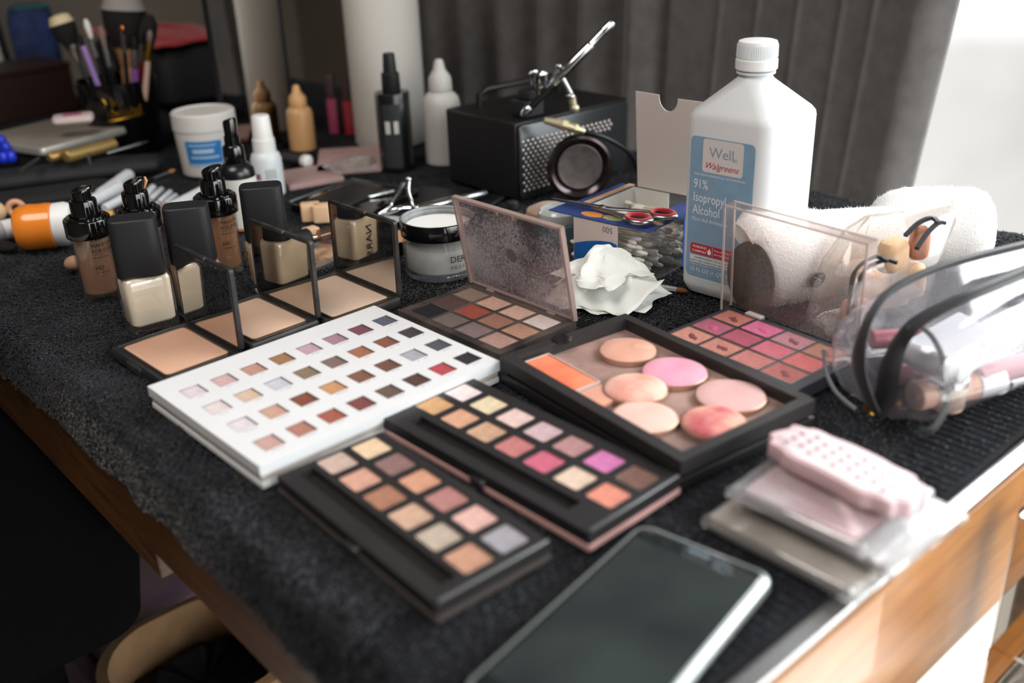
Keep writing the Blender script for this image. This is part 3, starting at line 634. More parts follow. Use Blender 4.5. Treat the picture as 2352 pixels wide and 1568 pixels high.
# ------------------------------------------------------------------ alcohol bottle
q0, q1 = W(1574, 602), W(1733, 664); hh = math.radians(-45)             # baseline of the labelled face
cap_c = top_at(1740, 112, .238)
print('ALC head', math.degrees(hh), 'capbase', cap_c, 'faceMid', (q0+q1)/2, np.linalg.norm(q1-q0))
alc = thing('alcohol_bottle', 'large frosted white rubbing alcohol bottle with a blue label', 'bottle', cap_c, hh)
POLY = mat('frosted_poly', 'd3d6d8', .42, sss=.35, spec=.4)
S_ = 92
def sq(w, r, z): return [(x, y, z) for x, y in rr(w, w, r, 6)]
part('bottle_body', M().loft([sq(S_-22, 10, 0), sq(S_-8, 12, 3), sq(S_-1, 13, 10), sq(S_, 13, 14), sq(S_, 13, 177), sq(S_-1.5, 13, 181), sq(S_-6, 14, 185), sq(36, 17.9, 211), sq(31, 15.4, 214), sq(30, 14.9, 222)]), POLY, alc)
part('neck_ring', M().lathe([(15, 216), (18, 216.5), (18, 218.5), (15.5, 219)], 40), POLY, alc)
m = M().lathe([(18.6, 220), (19.4, 221), (19.4, 229), (18.4, 229.8), (18.6, 231), (18.2, 243), (17.4, 245.4), (15, 246.2), (0, 246.2)], 48)
cpp = part('cap', m, mat('cap_plastic', 'e4e5e6', .35, sss=.3), alc)
part('cap_ribs', (lambda mm: [mm.tube([(18.7*math.cos(a), 18.7*math.sin(a), 231.5), (18.4*math.cos(a), 18.4*math.sin(a), 242.5)], .35, 5) for a in np.linspace(0, 2*PI, 60, endpoint=False)] and mm)(M()), mat('cap_plastic', 'e4e5e6', .35, sss=.3), cpp)
# label on the face at local y = -S/2, x runs along the face
Y0 = -S_/2
lb = part('label', M().loft([[(x, Y0-.12, z) for x, z in rr(70, 140, 5, 5, -6, 92)], [(x, Y0-.4, z) for x, z in rr(70, 140, 5, 5, -6, 92)]]), mat('label_blue', '7d9cb4', .5, var=.05, vs=60), alc, smooth=0, loc=(.004, 0, 0))
fl = lambda d: (lambda x, y: (x-8, Y0-d, y))
part('label_crest', M().loft([[(x, Y0-.42, z) for x, z in rr(44, 32, 3, 4, -5, 145)], [(x, Y0-.6, z) for x, z in rr(44, 32, 3, 4, -5, 145)]]), mat('crest_silver', 'cfcac8', .45), lb, smooth=0)
part('lettering', lettering([('Well', 14, -12, 144, dict(weight=-.02))], fl(.7)), mat('print_steelblue', '7f97a8', .6), lb, smooth=0)
part('lettering', lettering([('at', 6.5, 14, 143, {})], fl(.7)), mat('print_steelblue', '7f97a8', .6), lb, smooth=0)
part('lettering', lettering([('Walgreens', 8.6, -17, 133, dict(shear=.45))], fl(.7)), mat('print_red', 'a81f3a', .6), lb, smooth=0)
WL = mat('print_white', 'dde3e6', .6)
m = lettering([('WALGREENS PHARMACIST RECOMMENDED', 2.9, -28, 125, {}), 
               ('First Aid Antiseptic', 5.2, -28, 79.5, {}), ('Walgreens Pharmacist Survey November', 2.4, -28, 34, {}), ('32 FL OZ (1 QT) 946 mL', 5.6, -28, 27.5, {})], fl(.5))
for s_t, yy in (('91%', 112), ('Isopropyl', 99), ('Alcohol', 86.5)):
    v_, f_v = text(s_t, 13, weight=.012); m.add([(p_[0]*.76-36, Y0-.5, p_[1]+yy) for p_ in v_], f_v)
part('lettering', m, WL, lb, smooth=0)
part('warning_panel', M().loft([[(x, Y0-d, z) for x, z in rr(60, 11, 3, 4, -6.5, 51)] for d in (.42, .52)]), mat('warning_red', 'b22a38', .5), lb, smooth=0)
m = lettering([('WARNING', 3.4, -26, 52, dict(weight=.02)), ('FLAMMABLE', 3.0, -26, 47.8, dict(weight=.01)), ('Keep away from heat, spark,', 2.6, -1, 52.3, {}), ('electrical, fire or flame', 2.6, -1, 48.4, {})], fl(.6))
m.add([(-16, Y0-.6, 47.5), (-13, Y0-.6, 47.5), (-12, Y0-.6, 50.5), (-13.4, Y0-.6, 52), (-13.8, Y0-.6, 54.2), (-15.4, Y0-.6, 52), (-16.6, Y0-.6, 51)], [tuple(range(7))])
m.box(-11, -10.7, Y0-.6, Y0-.55, 46.5, 55.5); part('lettering', m, WINK, lb, smooth=0)
part('notice_panel', M().box(-36.5, 23.5, Y0-.5, Y0-.42, 36.6, 44.2), mat('notice_white', 'd5d8d8', .6), lb, smooth=0)
part('lettering', lettering([('TAMPER EVIDENT: DO NOT USE IF PRINTED', 2.75, -24, 41, {}), ('SAFETY SEAL UNDER CAP IS BROKEN OR MISSING', 2.6, -28, 37.7, {})], fl(.6)), INK, lb, smooth=0)

# ------------------------------------------------------------------ cotton swab box
ZB = .0585
B0, B1, B2, B3 = W(1262, 480, ZB), W(1490, 531, ZB), W(1580, 487, ZB), W(1450, 392, ZB)
hs = head(B0, B1); ctr = B1; 
bw = np.linalg.norm(B1-B0)*1000; bl = 128.
print('SWAB', bw, bl, math.degrees(hs), math.degrees(head(B1, B2)))
# local: x along the labelled face towards the camera-right corner, y away from the viewer
sw = thing('swab_box', 'clear plastic cotton swab box with a blue card top and white flap standing up', 'box', (B1[0], B1[1], 0), hs)
x0 = -bw+14
SBX = clear('swab_plastic', gloss=.03, haze=.02, rough=.04)
part('clear_tub', M().box(x0, 0, 0, .6, 0, 57).box(x0, 0, bl-.6, bl, 0, 57).box(x0, x0+.6, .6, bl-.6, 0, 57).box(-.6, 0, .6, bl-.6, 0, 57).box(x0, 0, .6, bl-.6, 0, .6), SBX, sw, smooth=0)
BLU = mat('card_blue', '31437c', .5, var=.08, vs=40); WC = mat('card_white', 'd9d7d2', .7)
part('card_top', M().plate(bw+2, bl+4, 57.2, 58.2, [(0, 0, .01, .01, .1)]) if False else M().box(-bw, 1.5, -1.5, 34, 57.3, 58.3).box(-26, 1.5, 34, bl, 57.3, 58.3).box(-bw+6, x0+10, 34, bl, 57.3, 58.3), BLU, sw, smooth=0)
part('card_side_strip', M().box(x0+1, x0+9, 36, bl+2, 58.4, 58.9), mat('card_tan', 'c1a076', .6, var=.1), sw, smooth=0)
part('inner_card', M().box(x0+10, x0+10.8, 34, bl-2, 8, 57), WC, sw, smooth=0)
part('inner_card', M().box(x0+11, x0+58, bl-2, bl-1.2, 8, 57), WC, sw, smooth=0)
part('front_card', M().box(x0+20, -38, -.9, -.1, 0, 57), mat('card_photo', 'd8c6bd', .55), sw, smooth=0)
m = M(); pts = [(x0+20.5, 0)] + [(-38.5, 0), (-38.5, 36)] + [(-38.5-(i/8)*(bw-14-20-39), 36+2*math.cos(i/8*PI/2)-9*(i/8)**2) for i in range(1, 9)]
m.loft([[(x, -1.1, z) for x, z in pts], [(x, -.95, z) for x, z in pts]]); part('logo_patch', m, mat('logo_blue', '1f5da6', .4, col2='2a77bd', vs=18), sw, smooth=0)
upx = x0+20+(-38-x0-20)*.55
m = lettering([('500', 9, 0, 0, {})], lambda x, y: (-44-x, -1.0, 53-y)); part('lettering', m, mat('print_blue', '4a5a96', .6), sw, smooth=0)
m = lettering([('swabs', 13, 0, 0, dict(weight=.02))], lambda x, y: (-43-x, -1.25, 20-y)); part('lettering', m, WINK, sw, smooth=0)
part('side_card', M().box(.1, .8, 66, 100, 0, 57), mat('card_bright_blue', '3565c4', .5), sw, smooth=0)
part('side_card', M().box(.1, .9, 74, 84, 2, 36), WC, sw, smooth=0)
m = M()
for cx, cy, rx, ry, in ((-80, 12, 14, 8),): m.lathe([(1, 0), (1, .2)], 28, T=TR(cx, cy, 58.35) @ Matrix.Diagonal((rx, ry, 1, 1)))
part('orange_badge', m, mat('badge_orange', 'd88d4e', .5), sw, smooth=0)
for cx, cy, rx, ry in ((-55, 14, 13, 7.5), (-10, 26, 10, 6)): part('cotton_picture', M().lathe([(1, 0), (1, .2)], 28, T=TR(cx, cy, 58.35) @ Matrix.Diagonal((rx, ry, 1, 1))), mat('badge_olive', 'a29e6e', .6), sw, smooth=0)
# standing flap
fa, fb = WV(1452, 392, B3, E1), None
flw = 98.; fy = bl
m = M(); pts = [(0, 0), (flw, 0), (flw, 108), (55, 108)] + [(43+12*math.cos(a), 108-15*math.sin(a)) for a in np.linspace(0, PI, 12)] + [(31, 110), (0, 111)]
pts = [(x+ (rng.uniform(-.2, .2) if 0 else 0), z) for x, z in pts]
flp = part('flap', M().loft([[(x, 0, z) for x, z in pts], [(x, .8, z) for x, z in pts]]), mat('flap_board', 'd6cdc6', .8, bump=.1), sw, smooth=0, loc=((x0+14)*.001, bl*.001, .058), rot=(math.radians(4), 0, 0))
stick = M().tube([(-37, 0, 0), (37, 0, 0)], 1.15, 7); tip = M()
tip.tube([(28, 0, 0), (29, 0, 0), (33, 0, 0), (37, 0, 0), (39, 0, 0), (40, 0, 0)], [1.2, 2.1, 2.6, 2.5, 1.7, .5], 8)
stm = stick.mesh('stick'); tpm = tip.mesh('cotton_tip'); STK = mat('swab_stick', 'ded5c2', .5); COT = mat('cotton', 'f0ede6', .95)
k = 0; c, s = math.cos(hs), math.sin(hs)
for lay in range(9):
    for j in range(13):
        x = rng.uniform(x0+46, -46) if x0+46 < -46 else (x0)/2; y = 8+j*9.3+rng.uniform(-3, 3); z = 3.4+lay*4.9+rng.uniform(0, .8)
        if lay > 6 and (y < 40 and j % 2): continue
        a = rng.normal(0, .16)
        if j % 3 == 2: a += rng.uniform(-.3, .3)
        y = min(max(y, 10+38*abs(math.sin(a))), bl-10-38*abs(math.sin(a)))
        o = thing('cotton_swab', 'white cotton swab lying in the clear plastic box', 'cotton swab', (B1[0]+(c*x-s*y)*.001, B1[1]+(s*x+c*y)*.001, z*.001), hs+a, 'cotton swabs in the clear box')
        part('stick', stm, STK, o); part('cotton_tip', tpm, COT, o); part('cotton_tip', tpm, COT, o, rot=(0, 0, PI))

# scissors lying on the card
sc0, sc1 = W(1462, 503, .063), W(1282, 467, .061); hsc = head(sc0, sc1)
scs = thing('scissors', 'small scissors with red-lined ring handles on the blue card', 'scissors', sc0, hsc)
RED = mat('red_flock', 'b5242a', .85, sheen=.5, bump=.3, bs=800)
for k_, (cx, cy, lb_) in enumerate(((-3, 2, 'front'), (-13, -20, 'rear'))):
    hd = part('handle', M().torus((cx, cy, 1), 11.5, 2.6, 36, 12, .82), STEEL, scs)
    part('lining', M().torus((cx, cy, 2.2), 10.6, 2.3, 36, 12, .8), RED, hd)
part('blade', M().loft([[(8, 4, -1.5), (8, -2, -1.5), (8, -2, .3), (8, 4, .3)], [(32, -3, -1.5), (32, -8, -1.5), (32, -8, .3), (32, -3, .3)], [(60, -5, -1.4), (60, -10, -1.4), (60, -10, .1), (60, -5, .1)], [(100, -8, -1.2), (100, -9, -1.2), (100, -9, -.6), (100, -8, -.6)]]), STEEL, scs, bevel=.3)
part('blade', M().loft([[(-3, -20, .4), (-3, -25, .4), (-3, -25, 2.0), (-3, -20, 2.0)], [(32, -5, .4), (32, -11, .4), (32, -11, 2.0), (32, -5, 2.0)], [(60, -4, .2), (60, -9, .2), (60, -9, 1.7), (60, -4, 1.7)], [(98, -4, -.4), (98, -5, -.4), (98, -5, .3), (98, -4, .3)]]), STEEL, scs, bevel=.3)
scs.scale = (1.22, 1.22, 1.22)
part('pivot_screw', M().lathe([(3, 0), (3, 2.4), (2, 3), (0, 3)], 16, cx=42, cy=-7), STEEL, scs)

# crumpled tissue
def crumple(nx, ny, w, l, h, seed, fold_h):
    r2 = np.random.default_rng(seed); X, Y = np.meshgrid(np.linspace(-.5, .5, nx), np.linspace(-.5, .5, ny), indexing='ij')
    Z = np.zeros_like(X); DX = np.zeros_like(X); DY = np.zeros_like(X)
    for k in range(16):
        a = r2.uniform(0, PI); f = r2.uniform(1.0, 3.2) if k < 8 else r2.uniform(3, 8); ph = r2.uniform(0, 6); amp = 1/f**.95
        wv_ = .12*np.sin(4*X*math.sin(a)+3*Y+ph); u = (X*math.cos(a)+Y*math.sin(a)+wv_)*f*2+ph
        tri = np.abs((u/PI*2 % 2)-1); Z += amp*tri**1.2*np.clip(.5+np.sin(3*X+5*Y*math.cos(ph)+ph), 0, 1)
        DX += amp*.10*np.sin(u*2.6); DY += amp*.10*np.cos(u*2.2)
    Z = (Z-Z.min())/(Z.max()-Z.min())
    env = np.clip(1-(np.abs(X)*2)**3, 0, 1)*np.clip(1-(np.abs(Y)*2)**3, 0, 1)
    return (X+DX*.5)*w, (Y+DY*.5)*l, (Z*.6+.4*fold_h(X, Y))*h*(.2+.8*env)
TIS = mat('tissue', 'f1efe9', .95, sss=.12, bump=.3, bs=400)
tl = W(1395, 690); tis = thing('crumpled_tissue', 'crumpled white paper tissue between the dusty lid and the swab box', 'tissue', tl, math.radians(-12))
X, Y, Z = crumple(110, 96, .098, .080, .050, 5, lambda x, y: np.exp(-((x+.1)**2+(y-.1)**2)*9)); part('crumpled_sheet', gridmesh('crumpled_sheet', X, Y+.006, Z+.001), TIS, tis, solid=.4)
X, Y, Z = crumple(96, 80, .080, .062, .036, 9, lambda x, y: np.exp(-((x-.1)**2+(y)**2)*8)); part('crumpled_sheet', gridmesh('crumpled_sheet', X+.004, Y+.012, Z+.024), TIS, tis, solid=.4, rot=(0, 0, .9))
m = M(); P3 = [(-52, -4, 10), (-30, -22, 3), (8, -34, 2), (30, -40, 2), (46, 6, 18), (18, 8, 20), (-20, 10, 24)]
n = 16; X = np.zeros((n, n)); Y = X.copy(); Z = X.copy()
A0, A1, A2, A3 = [np.array(p, float) for p in ((-46, -20, 2), (24, -46, 2), (56, 2, 24), (-40, 22, 26))]
for i in range(n):
    for j in range(n):
        u, v = i/(n-1), j/(n-1); p_ = (A0*(1-u)+A1*u)*(1-v)+(A3*(1-u)+A2*u)*v; p_ = p_ + np.array([0, 0, 5*math.sin(5*u+1)*v + 3*abs(((u+v*.6)*3) % 1-.5)*2])
        X[i, j], Y[i, j], Z[i, j] = p_*.001
part('tissue_flap', gridmesh('tissue_flap', X, Y, Z), TIS, tis, solid=.4)

# small brush with clear handle
b0, b1 = W(1462, 650, .006), W(1577, 670, .003); hb = head(b0, b1)
br = thing('lip_brush', 'small makeup brush with clear plastic ferrule and brown tip on the towel', 'brush', b0, hb); bln = np.linalg.norm(b1-b0)*1000
part('handle', M().tube([(-34, 0, 0), (4, 0, 0), (12, 0, -.3)], [3.2, 3.2, 2.8], 12), BLACKP, br)
part('ferrule', M().tube([(11, 0, -.3), (30, 0, -1), (bln-10, 0, -1.6)], [2.9, 2.7, 2.5], 12), mat('clear_ferrule', 'c9c9c9', .15, trans=.6), br)
part('bristles', M().tube([(bln-11, 0, -1.8), (bln-6, 0, -2), (bln-2, 0, -2.4), (bln+1, 0, -2.8)], [2.3, 3.0, 2.4, .6], 12), mat('brown_bristle', '6f4020', .7, bump=.4, bs=900), br)

# ------------------------------------------------------------------ right side: slippers, pouches, packets, phone
TERRY = mat('white_terry', 'f0eeec', .95, sheen=.3, bump=.8, bs=420, sss=.08)
def slipper(name, label, pts, rings_, logo=False, endcap=False):
    p0, p1 = pts; hd = head(p0, p1); L = np.linalg.norm(p1-p0)*1000
    r = thing(name, label, 'slipper', p0, hd); rg = []
    for t_, ry, rz, cz, dx in rings_:
        rg.append([(t_*L + dx*math.sin(a), ry*math.cos(a), cz+rz*math.sin(a)) for a in np.linspace(0, 2*PI, 36, endpoint=False)])
    o = part('terry_upper', M().loft(rg, c0=True, c1=True), TERRY, r, smooth=60)
    n = 5200; fz = M()
    for i in range(n):
        k = rng.integers(0, len(rg)-1); j = rng.integers(0, 36); u, v = rng.random(2)
        P = (1-u)*((1-v)*np.array(rg[k][j])+v*np.array(rg[k][(j+1) % 36]))+u*((1-v)*np.array(rg[k+1][j])+v*np.array(rg[k+1][(j+1) % 36]))
        c = np.array([P[0], 0, rings_[k][3]]); nr = P-c; nr[0] = 0; nr /= np.linalg.norm(nr)+1e-6
        d = rng.normal(0, .35, 3); q = P+(nr+d)*rng.uniform(.9, 2.2); s_ = rng.normal(0, .35, 3)
        fz.add([P-s_*.6-nr*.3, P+s_*.6-nr*.3, q], [(0, 1, 2)])
    f_ = part('terry_loops', fz, TERRY, r, smooth=0); f_['kind'] = 'stuff'
    return r, L
s0 = W(1742, 706) + np.array([-.003, -.004, 0]); s1 = W(2030, 655) + np.array([0, .002, 0]); print('SLIP', s0, s1, math.degrees(head(s0, s1)))
sl, L = slipper('slipper', 'white terry slipper with a dark brown sole end, seen through the clear lid', (s0, s1),
    [(-.06, 22, 42, 48, -18), (0, 30, 50, 52, -16), (.2, 34, 49, 51, -6), (.45, 34, 44, 46, 0), (.75, 32, 42, 44, 0), (1.0, 28, 40, 42, 0)])
part('sole_pad', M().lathe([(1, -1), (1, .6), (.93, 1.6), (.5, 2.0), (0, 2)], 40, T=TR(-.075*L-6, -12, 40) @ RZ(.55) @ RY(-PI/2-.12) @ Matrix.Diagonal((37, 24, 1, 1))), mat('sole_brown', '3d3029', .85, bump=.5, bs=500), sl, label='dark brown oval sole pad')
k = L*.27; tlt = .62
Tm = TR(k, -33.0, 37) @ RZ(.04) @ RX(PI/2+.22)
lg = part('logo', M().lathe([(8.4, 0), (8.4, .6)], 36, T=Tm @ TR(0, 0, 2.6)), mat('logo_brown', '4a3b38', .7), sl)
m = M()
for a, b_ in (((-6, 5), (4, -1)), ((-4, -1), (5, 5.5))):
    dx, dy = b_[0]-a[0], b_[1]-a[1]; ln = math.hypot(dx, dy); nx, ny = -dy/ln*.35, dx/ln*.35
    m.add([(a[0]-nx, a[1]-ny, 3.3), (b_[0]-nx, b_[1]-ny, 3.3), (b_[0]+nx, b_[1]+ny, 3.3), (a[0]+nx, a[1]+ny, 3.3)], [(0, 1, 2, 3)], Tm)
for sy in (-1.8, -4.4):
    m.torus((0, sy, 3.3), 4, .35, 24, 5, .36, T=Tm)
part('logo_lines', m, WINK, lg, smooth=0)
s2 = W(2030, 650)+np.array([.01, .055, 0]); s3 = W(2338, 640)+np.array([-.028, .02, 0])
slipper('slipper', 'second white terry slipper lying behind the clear sponge bag, toe at right edge', (s2, s3),
    [(-.12, 14, 16, 44, 0), (-.06, 24, 28, 43, 0), (.05, 30, 37, 43, 0), (.2, 32, 41, 44, 0), (.5, 35, 43, 45, 0), (.8, 36, 44, 45, 0), (.93, 32, 40, 44, 0), (1.02, 22, 28, 42, 0), (1.06, 10, 12, 40, 0)])

# clear sponge bag with two thin zips
g0 = W(1985, 735); bag = thing('sponge_bag', 'small crumpled clear zip bag of beige sponges behind the vinyl pouch', 'bag', g0, math.radians(20))
rg = []
for z, w_, l_, dx, dy in ((0, 100, 58, 0, 0), (6, 108, 64, 0, 0), (35, 112, 58, 8, 4), (62, 118, 46, 22, 8), (84, 116, 26, 38, 12), (96, 100, 8, 52, 16)):
    rg.append([(x*(1+.05*math.sin(3*i+z*.1))+dx, y*(1+.10*math.sin(5*i+z*.2))+dy, z+2*math.sin(i*1.3+z)) for i, (x, y) in enumerate(rr(w_, l_, min(w_, l_)*.42, 5))])
part('clear_film', M().loft(rg), clear('soft_film', tint='fbf9f7', gloss=.10, haze=.13, hazecol='f2eeea', rough=.13), bag, smooth=70)
ZIP = mat('zip_grey', '3b3c40', .45, bump=.3, bs=400)
def wpath(pts, ref, inv):
    return [tuple(inv @ (Vector(W(u, v, z))*1000 - Vector(ref)*1000)) for u, v, z in pts]
def smooth_path(P, n=8):
    P = [np.array(p) for p in P]; out = []
    for i in range(len(P)-1):
        a, b, c, d = P[max(i-1, 0)], P[i], P[i+1], P[min(i+2, len(P)-1)]
        for k in range(n):
            t_ = k/n; out.append(tuple(.5*((2*b)+(-a+c)*t_+(2*a-5*b+4*c-d)*t_**2+(-a+3*b-3*c+d)*t_**3)))
    out.append(tuple(P[-1])); return out
def teeth(path, w_, gap=1.25):
    m = M(); acc = 0; P = [Vector(p) for p in path]
    for i in range(len(P)-1):
        d = P[i+1]-P[i]; ln = d.length
        if ln < 1e-6: continue
        while acc < ln:
            c = P[i]+d*(acc/ln); q = d.to_track_quat('X', 'Z').to_matrix().to_4x4(); m.box(-.35, .35, -w_, w_, -w_*.8, w_*.8, T=Matrix.Translation(c) @ q); acc += gap
        acc -= ln
    return m
iv = RZ(-math.radians(20))
for pts in ([(1948, 742, .01), (1952, 680, .035), (1966, 620, .062), (2010, 590, .075), (2040, 600, .075)], [(1962, 745, .008), (1966, 680, .034), (1985, 622, .06), (2030, 598, .07), (2060, 603, .07)],
            [(2080, 540, .088), (2110, 512, .095), (2140, 500, .098), (2156, 512, .096)], [(2106, 570, .082), (2130, 535, .09), (2155, 512, .095), (2172, 512, .094)]):
    P = smooth_path(wpath(pts, g0, iv)); z_ = part('zip', M().tube(P, 1.5, 6), ZIP, bag); part('zip_teeth', teeth(P, 1.9), ZIP, z_, smooth=0)
SPG = mat('beige_sponge', 'dcb894', .9, bump=.4, bs=600, sss=.1)
for k, (u, v, z, rx, ry, rz_, a, lbt) in enumerate(((2050, 585, .066, 15, 11, 15, .5, 'cream beige sponge highest in the clear zip bag, under the zips'), (2112, 556, .076, 9, 8, 15, -.1, 'orange-tan sponge at the top right of the clear zip bag'),
        (2040, 660, .026, 20, 14, 17, .1, 'large pale beige sponge in the middle of the clear zip bag'), (1985, 665, .024, 11, 12, 18, .2, 'small tan sponge at the left inside the clear zip bag'), (2088, 640, .040, 15, 12, 16, -.3, 'rosy beige sponge at the right inside the clear zip bag'),
        (1968, 715, .014, 14, 12, 12, 0, 'reddish beige sponge at the bottom left of the clear zip bag'))):
    q = W(u, v, z); q[2] = z-rz_*.001
    o = thing('makeup_sponge', lbt, 'sponge', q, a, 'sponges in the clear zip bag')
    part('foam', M().loft([[(x, y, z_*rz_*2) for x, y in rr(rx*2*s_, ry*2*s_, min(rx, ry)*.8*s_, 6)] for z_, s_ in ((0, .7), (.1, .93), (.3, 1), (.75, .95), (.92, .8), (1, .5))]), mat('sponge_rose', 'c98f76', .9, bump=.4, bs=600) if k in (1, 5) else SPG, o)

# vinyl cosmetics bag with black zips
v0 = W(1893, 872); v1 = W(2142, 1000); hv = head(v0, v1); wv = 109.
print('VINYL w', wv, math.degrees(hv))
vb = thing('cosmetics_bag', 'clear vinyl cosmetics bag with black zips and binding at the right edge', 'bag', v0, hv)
# local x: along the front (left to right), y: away from viewer along the bag
rg = []
for i, (y, w_, h_) in enumerate(((-4, wv*.72, 44), (0, wv*.9, 58), (8, wv, 66), (40, wv+4, 74), (100, wv+6, 82), (180, wv+4, 86), (250, wv-4, 80), (268, wv*.8, 60))):
    rg.append([(wv/2+x*(1+.03*math.sin(j*2.1+i)), y+2*math.sin(j*1.7+i*2), h_/2+1+z*(1+.04*math.sin(j*1.3+i*1.1))) for j, (x, z) in enumerate(rr(w_, h_, min(h_*.42, 26), 6))])
part('vinyl', M().loft(rg), clear('vinyl', tint='f7f7fa', gloss=.13, haze=.11, hazecol='f0eef4', rough=.10), vb, smooth=80)
iv = RZ(-hv); BIND = mat('black_binding', '17171a', .6, sheen=.2, bump=.2, bs=500)
def ribbon_on(pts, w_, name, mt):
    P = smooth_path(wpath([(u_, v_, z_+.005) for u_, v_, z_ in pts], v0, iv)); return P, part(name, M().tube(P, w_, 8, flat=.35), mt, vb)
Z1 = [(2010, 944, .004), (1990, 905, .020), (1973, 850, .040), (1976, 790, .058), (1998, 730, .072), (2045, 672, .082), (2130, 627, .088), (2240, 592, .091), (2420, 548, .092)]
Z2 = [(2012, 948, .003), (2034, 905, .018), (2043, 850, .036), (2063, 795, .052), (2100, 745, .070), (2165, 705, .082), (2260, 664, .090), (2440, 590, .094)]
for pts, w_ in ((Z1, 7.0), (Z2, 8.5)):
    P = smooth_path(wpath([(u_, v_, z_+.007) for u_, v_, z_ in pts], v0, iv)); nP = len(P); o = part('zip_tape', M().tube(P, [w_*(1.05+.55*math.exp(-((i/nP-.22)/.22)**2)-.25*(i/nP)) for i in range(nP)], 8, flat=.3), BIND, vb)
    up = [(p[0], p[1]-.5, p[2]+1.2) for p in P]
    part('zip_teeth', teeth(up[30:], 2.6, 1.5), mat('zip_teeth_grey', '57585c', .4), o, smooth=0)
ribbon_on([(2098, 738, .066), (2140, 772, .058), (2168, 830, .044), (2176, 890, .028), (2168, 945, .014), (2142, 985, .004), (2112, 990, .002)], 3.6, 'binding', BIND)
ribbon_on([(1893, 800, .040), (1896, 850, .022), (1920, 900, .010), (1965, 940, .003)], 2.0, 'seam', mat('seam_grey', '9a9ba2', .4))
zp = part('zip_pull', M().tube([(0, 0, 0), (0, 0, 7)], 2.6, 8).torus((0, 0, -3), 3.4, .9, 18, 6, 1, T=RX(PI/2)), GOLD, vb, loc=tuple(np.array(wpath([(2010, 950, .006)], v0, iv)[0])*.001), rot=(.9, 0, .4))
part('zip_pull', M().tube([(0, 0, 0), (0, 0, 6)], 2.2, 8).torus((0, 0, -3), 3, .8, 18, 6, 1, T=RX(PI/2)), GOLD, vb, loc=tuple(np.array(wpath([(2000, 938, .012)], v0, iv)[0])*.001), rot=(1.2, .3, -.3))
cv, sv = math.cos(hv), math.sin(hv)
def inbag(x, y, z): return (v0[0]+(cv*x-sv*y)*.001, v0[1]+(sv*x+cv*y)*.001, z*.001)
def tube_item(name, label, cat, x, y, z, a, L_, r_, body, capc, grp='tubes and pots inside the vinyl bag'):
    o = thing(name, label, cat, inbag(x, y, z), rot=(0, 0, hv+a), group=grp)
    part('tube_body', M().tube([(0, 0, 0), (1, 0, 0), (L_*.66, 0, 0)], [r_*.9, r_, r_], 20), body, o)
    part('cap', M().tube([(L_*.665, 0, 0), (L_*.68, 0, 0), (L_*.98, 0, 0), (L_, 0, 0)], [r_*.8, r_*1.02, r_*1.0, r_*.85], 20), capc, o)
PNK = mat('pink_gloss', 'c98a93', .2, coat=.5); PCH = mat('peach_gloss', 'e2b39c', .3); WHG = mat('white_gloss', 'f1f1f3', .15, coat=.5); SIL = mat('silver_gloss', 'c6c8cc', .2, .9)
tube_item('lip_gloss', 'white tube lying across the front of the vinyl bag', 'cosmetic tube', wv*.50, 26, 42, .1, 52, 9, WHG, WHG)
tube_item('lip_gloss', 'pink gloss tube lengthwise at the bottom of the vinyl bag', 'cosmetic tube', wv*.35, 30, 12, 1.2, 110, 10, PNK, SIL)
tube_item('lip_gloss', 'peach gloss tube standing at the lower right front of the vinyl bag', 'cosmetic tube', wv*.70, 16, 14, 1.35, 80, 12, PCH, WHG)
tube_item('lip_gloss', 'dark navy tube at the lower left front of the vinyl bag', 'cosmetic tube', wv*.14, 24, 12, 1.3, 100, 9, mat('navy_gloss', '2b3443', .2, coat=.5), SIL)
tube_item('lip_gloss', 'rose tube higher up at the left of the vinyl bag', 'cosmetic tube', wv*.16, 30, 36, 1.1, 80, 8, mat('rose_gloss', 'b0626c', .3), BLACKG)
tube_item('lip_gloss', 'long pale pink tube resting on the right side of the vinyl bag', 'cosmetic tube', wv*.80, 70, 20, 1.45, 130, 10, mat('pale_pink_gloss', 'd8a9ae', .25), WHG)
pot = thing('cream_pot', 'clear pot with beige cream at the right side of the vinyl bag', 'pot', inbag(wv*.80, 40, 3), 0)
part('pot_body', M().lathe([(0, 0), (13, 0), (14, 2), (14, 18), (12, 20), (0, 20)], 28), mat('beige_cream', 'cdb3a0', .3), pot); part('lid', M().lathe([(14.4, 20.5), (14.6, 27), (13, 28), (0, 28)], 28), SIL, pot)
card = thing('flat_white', 'white sheet standing in for the bright reflection on the vinyl bag', 'card', inbag(wv*.64, 62, 40), rot=(math.radians(12), math.radians(8), hv))  # added sheet, its white stands for the reflection on the vinyl
part('sheet', M().rp(56, 80, 3, 0, 1, 0), mat('glare_white', 'eeeef2', .4), card)

# packets: clear-wrapped pads
FILM = clear('packet_film', tint='fdfdfd', gloss=.20, haze=.20, hazecol='f4f4f6', rough=.12)
def packet(name, label, corners, z, zc, inner, innercol, parts_=(), wr=.03):
    loc, t, w, l = fitrect(corners, zc); loc = (loc[0], loc[1], z*.001)
    r = thing(name, label, 'packet', loc, t, 'clear wrapped packets on the towel'); th = inner[2]
    part('pad', M().rp(w*inner[0], l*inner[1], 3, 1, 1+th, .8), innercol, r)
    rg = []
    for k_, (s_, z_) in enumerate(((1.0, th*.35), (.985, .4), (.93, 0), (.93, th+1.6), (.985, th*.9), (1.0, th*.4+.6))):
        rg.append([(x+1.2*math.sin(i*2+k_), y+1.2*math.sin(i*1.4+k_*2), z_+.7*math.sin(i*1.9+z_)) for i, (x, y) in enumerate(rr(w*s_, l*s_, 4, 6))])
    part('clear_wrap', M().loft(rg, c0=False, c1=False).loft([rg[2]], c0=True, c1=False).loft([rg[3]], c0=False, c1=True), FILM, r, smooth=60)
    return r, t, w, l
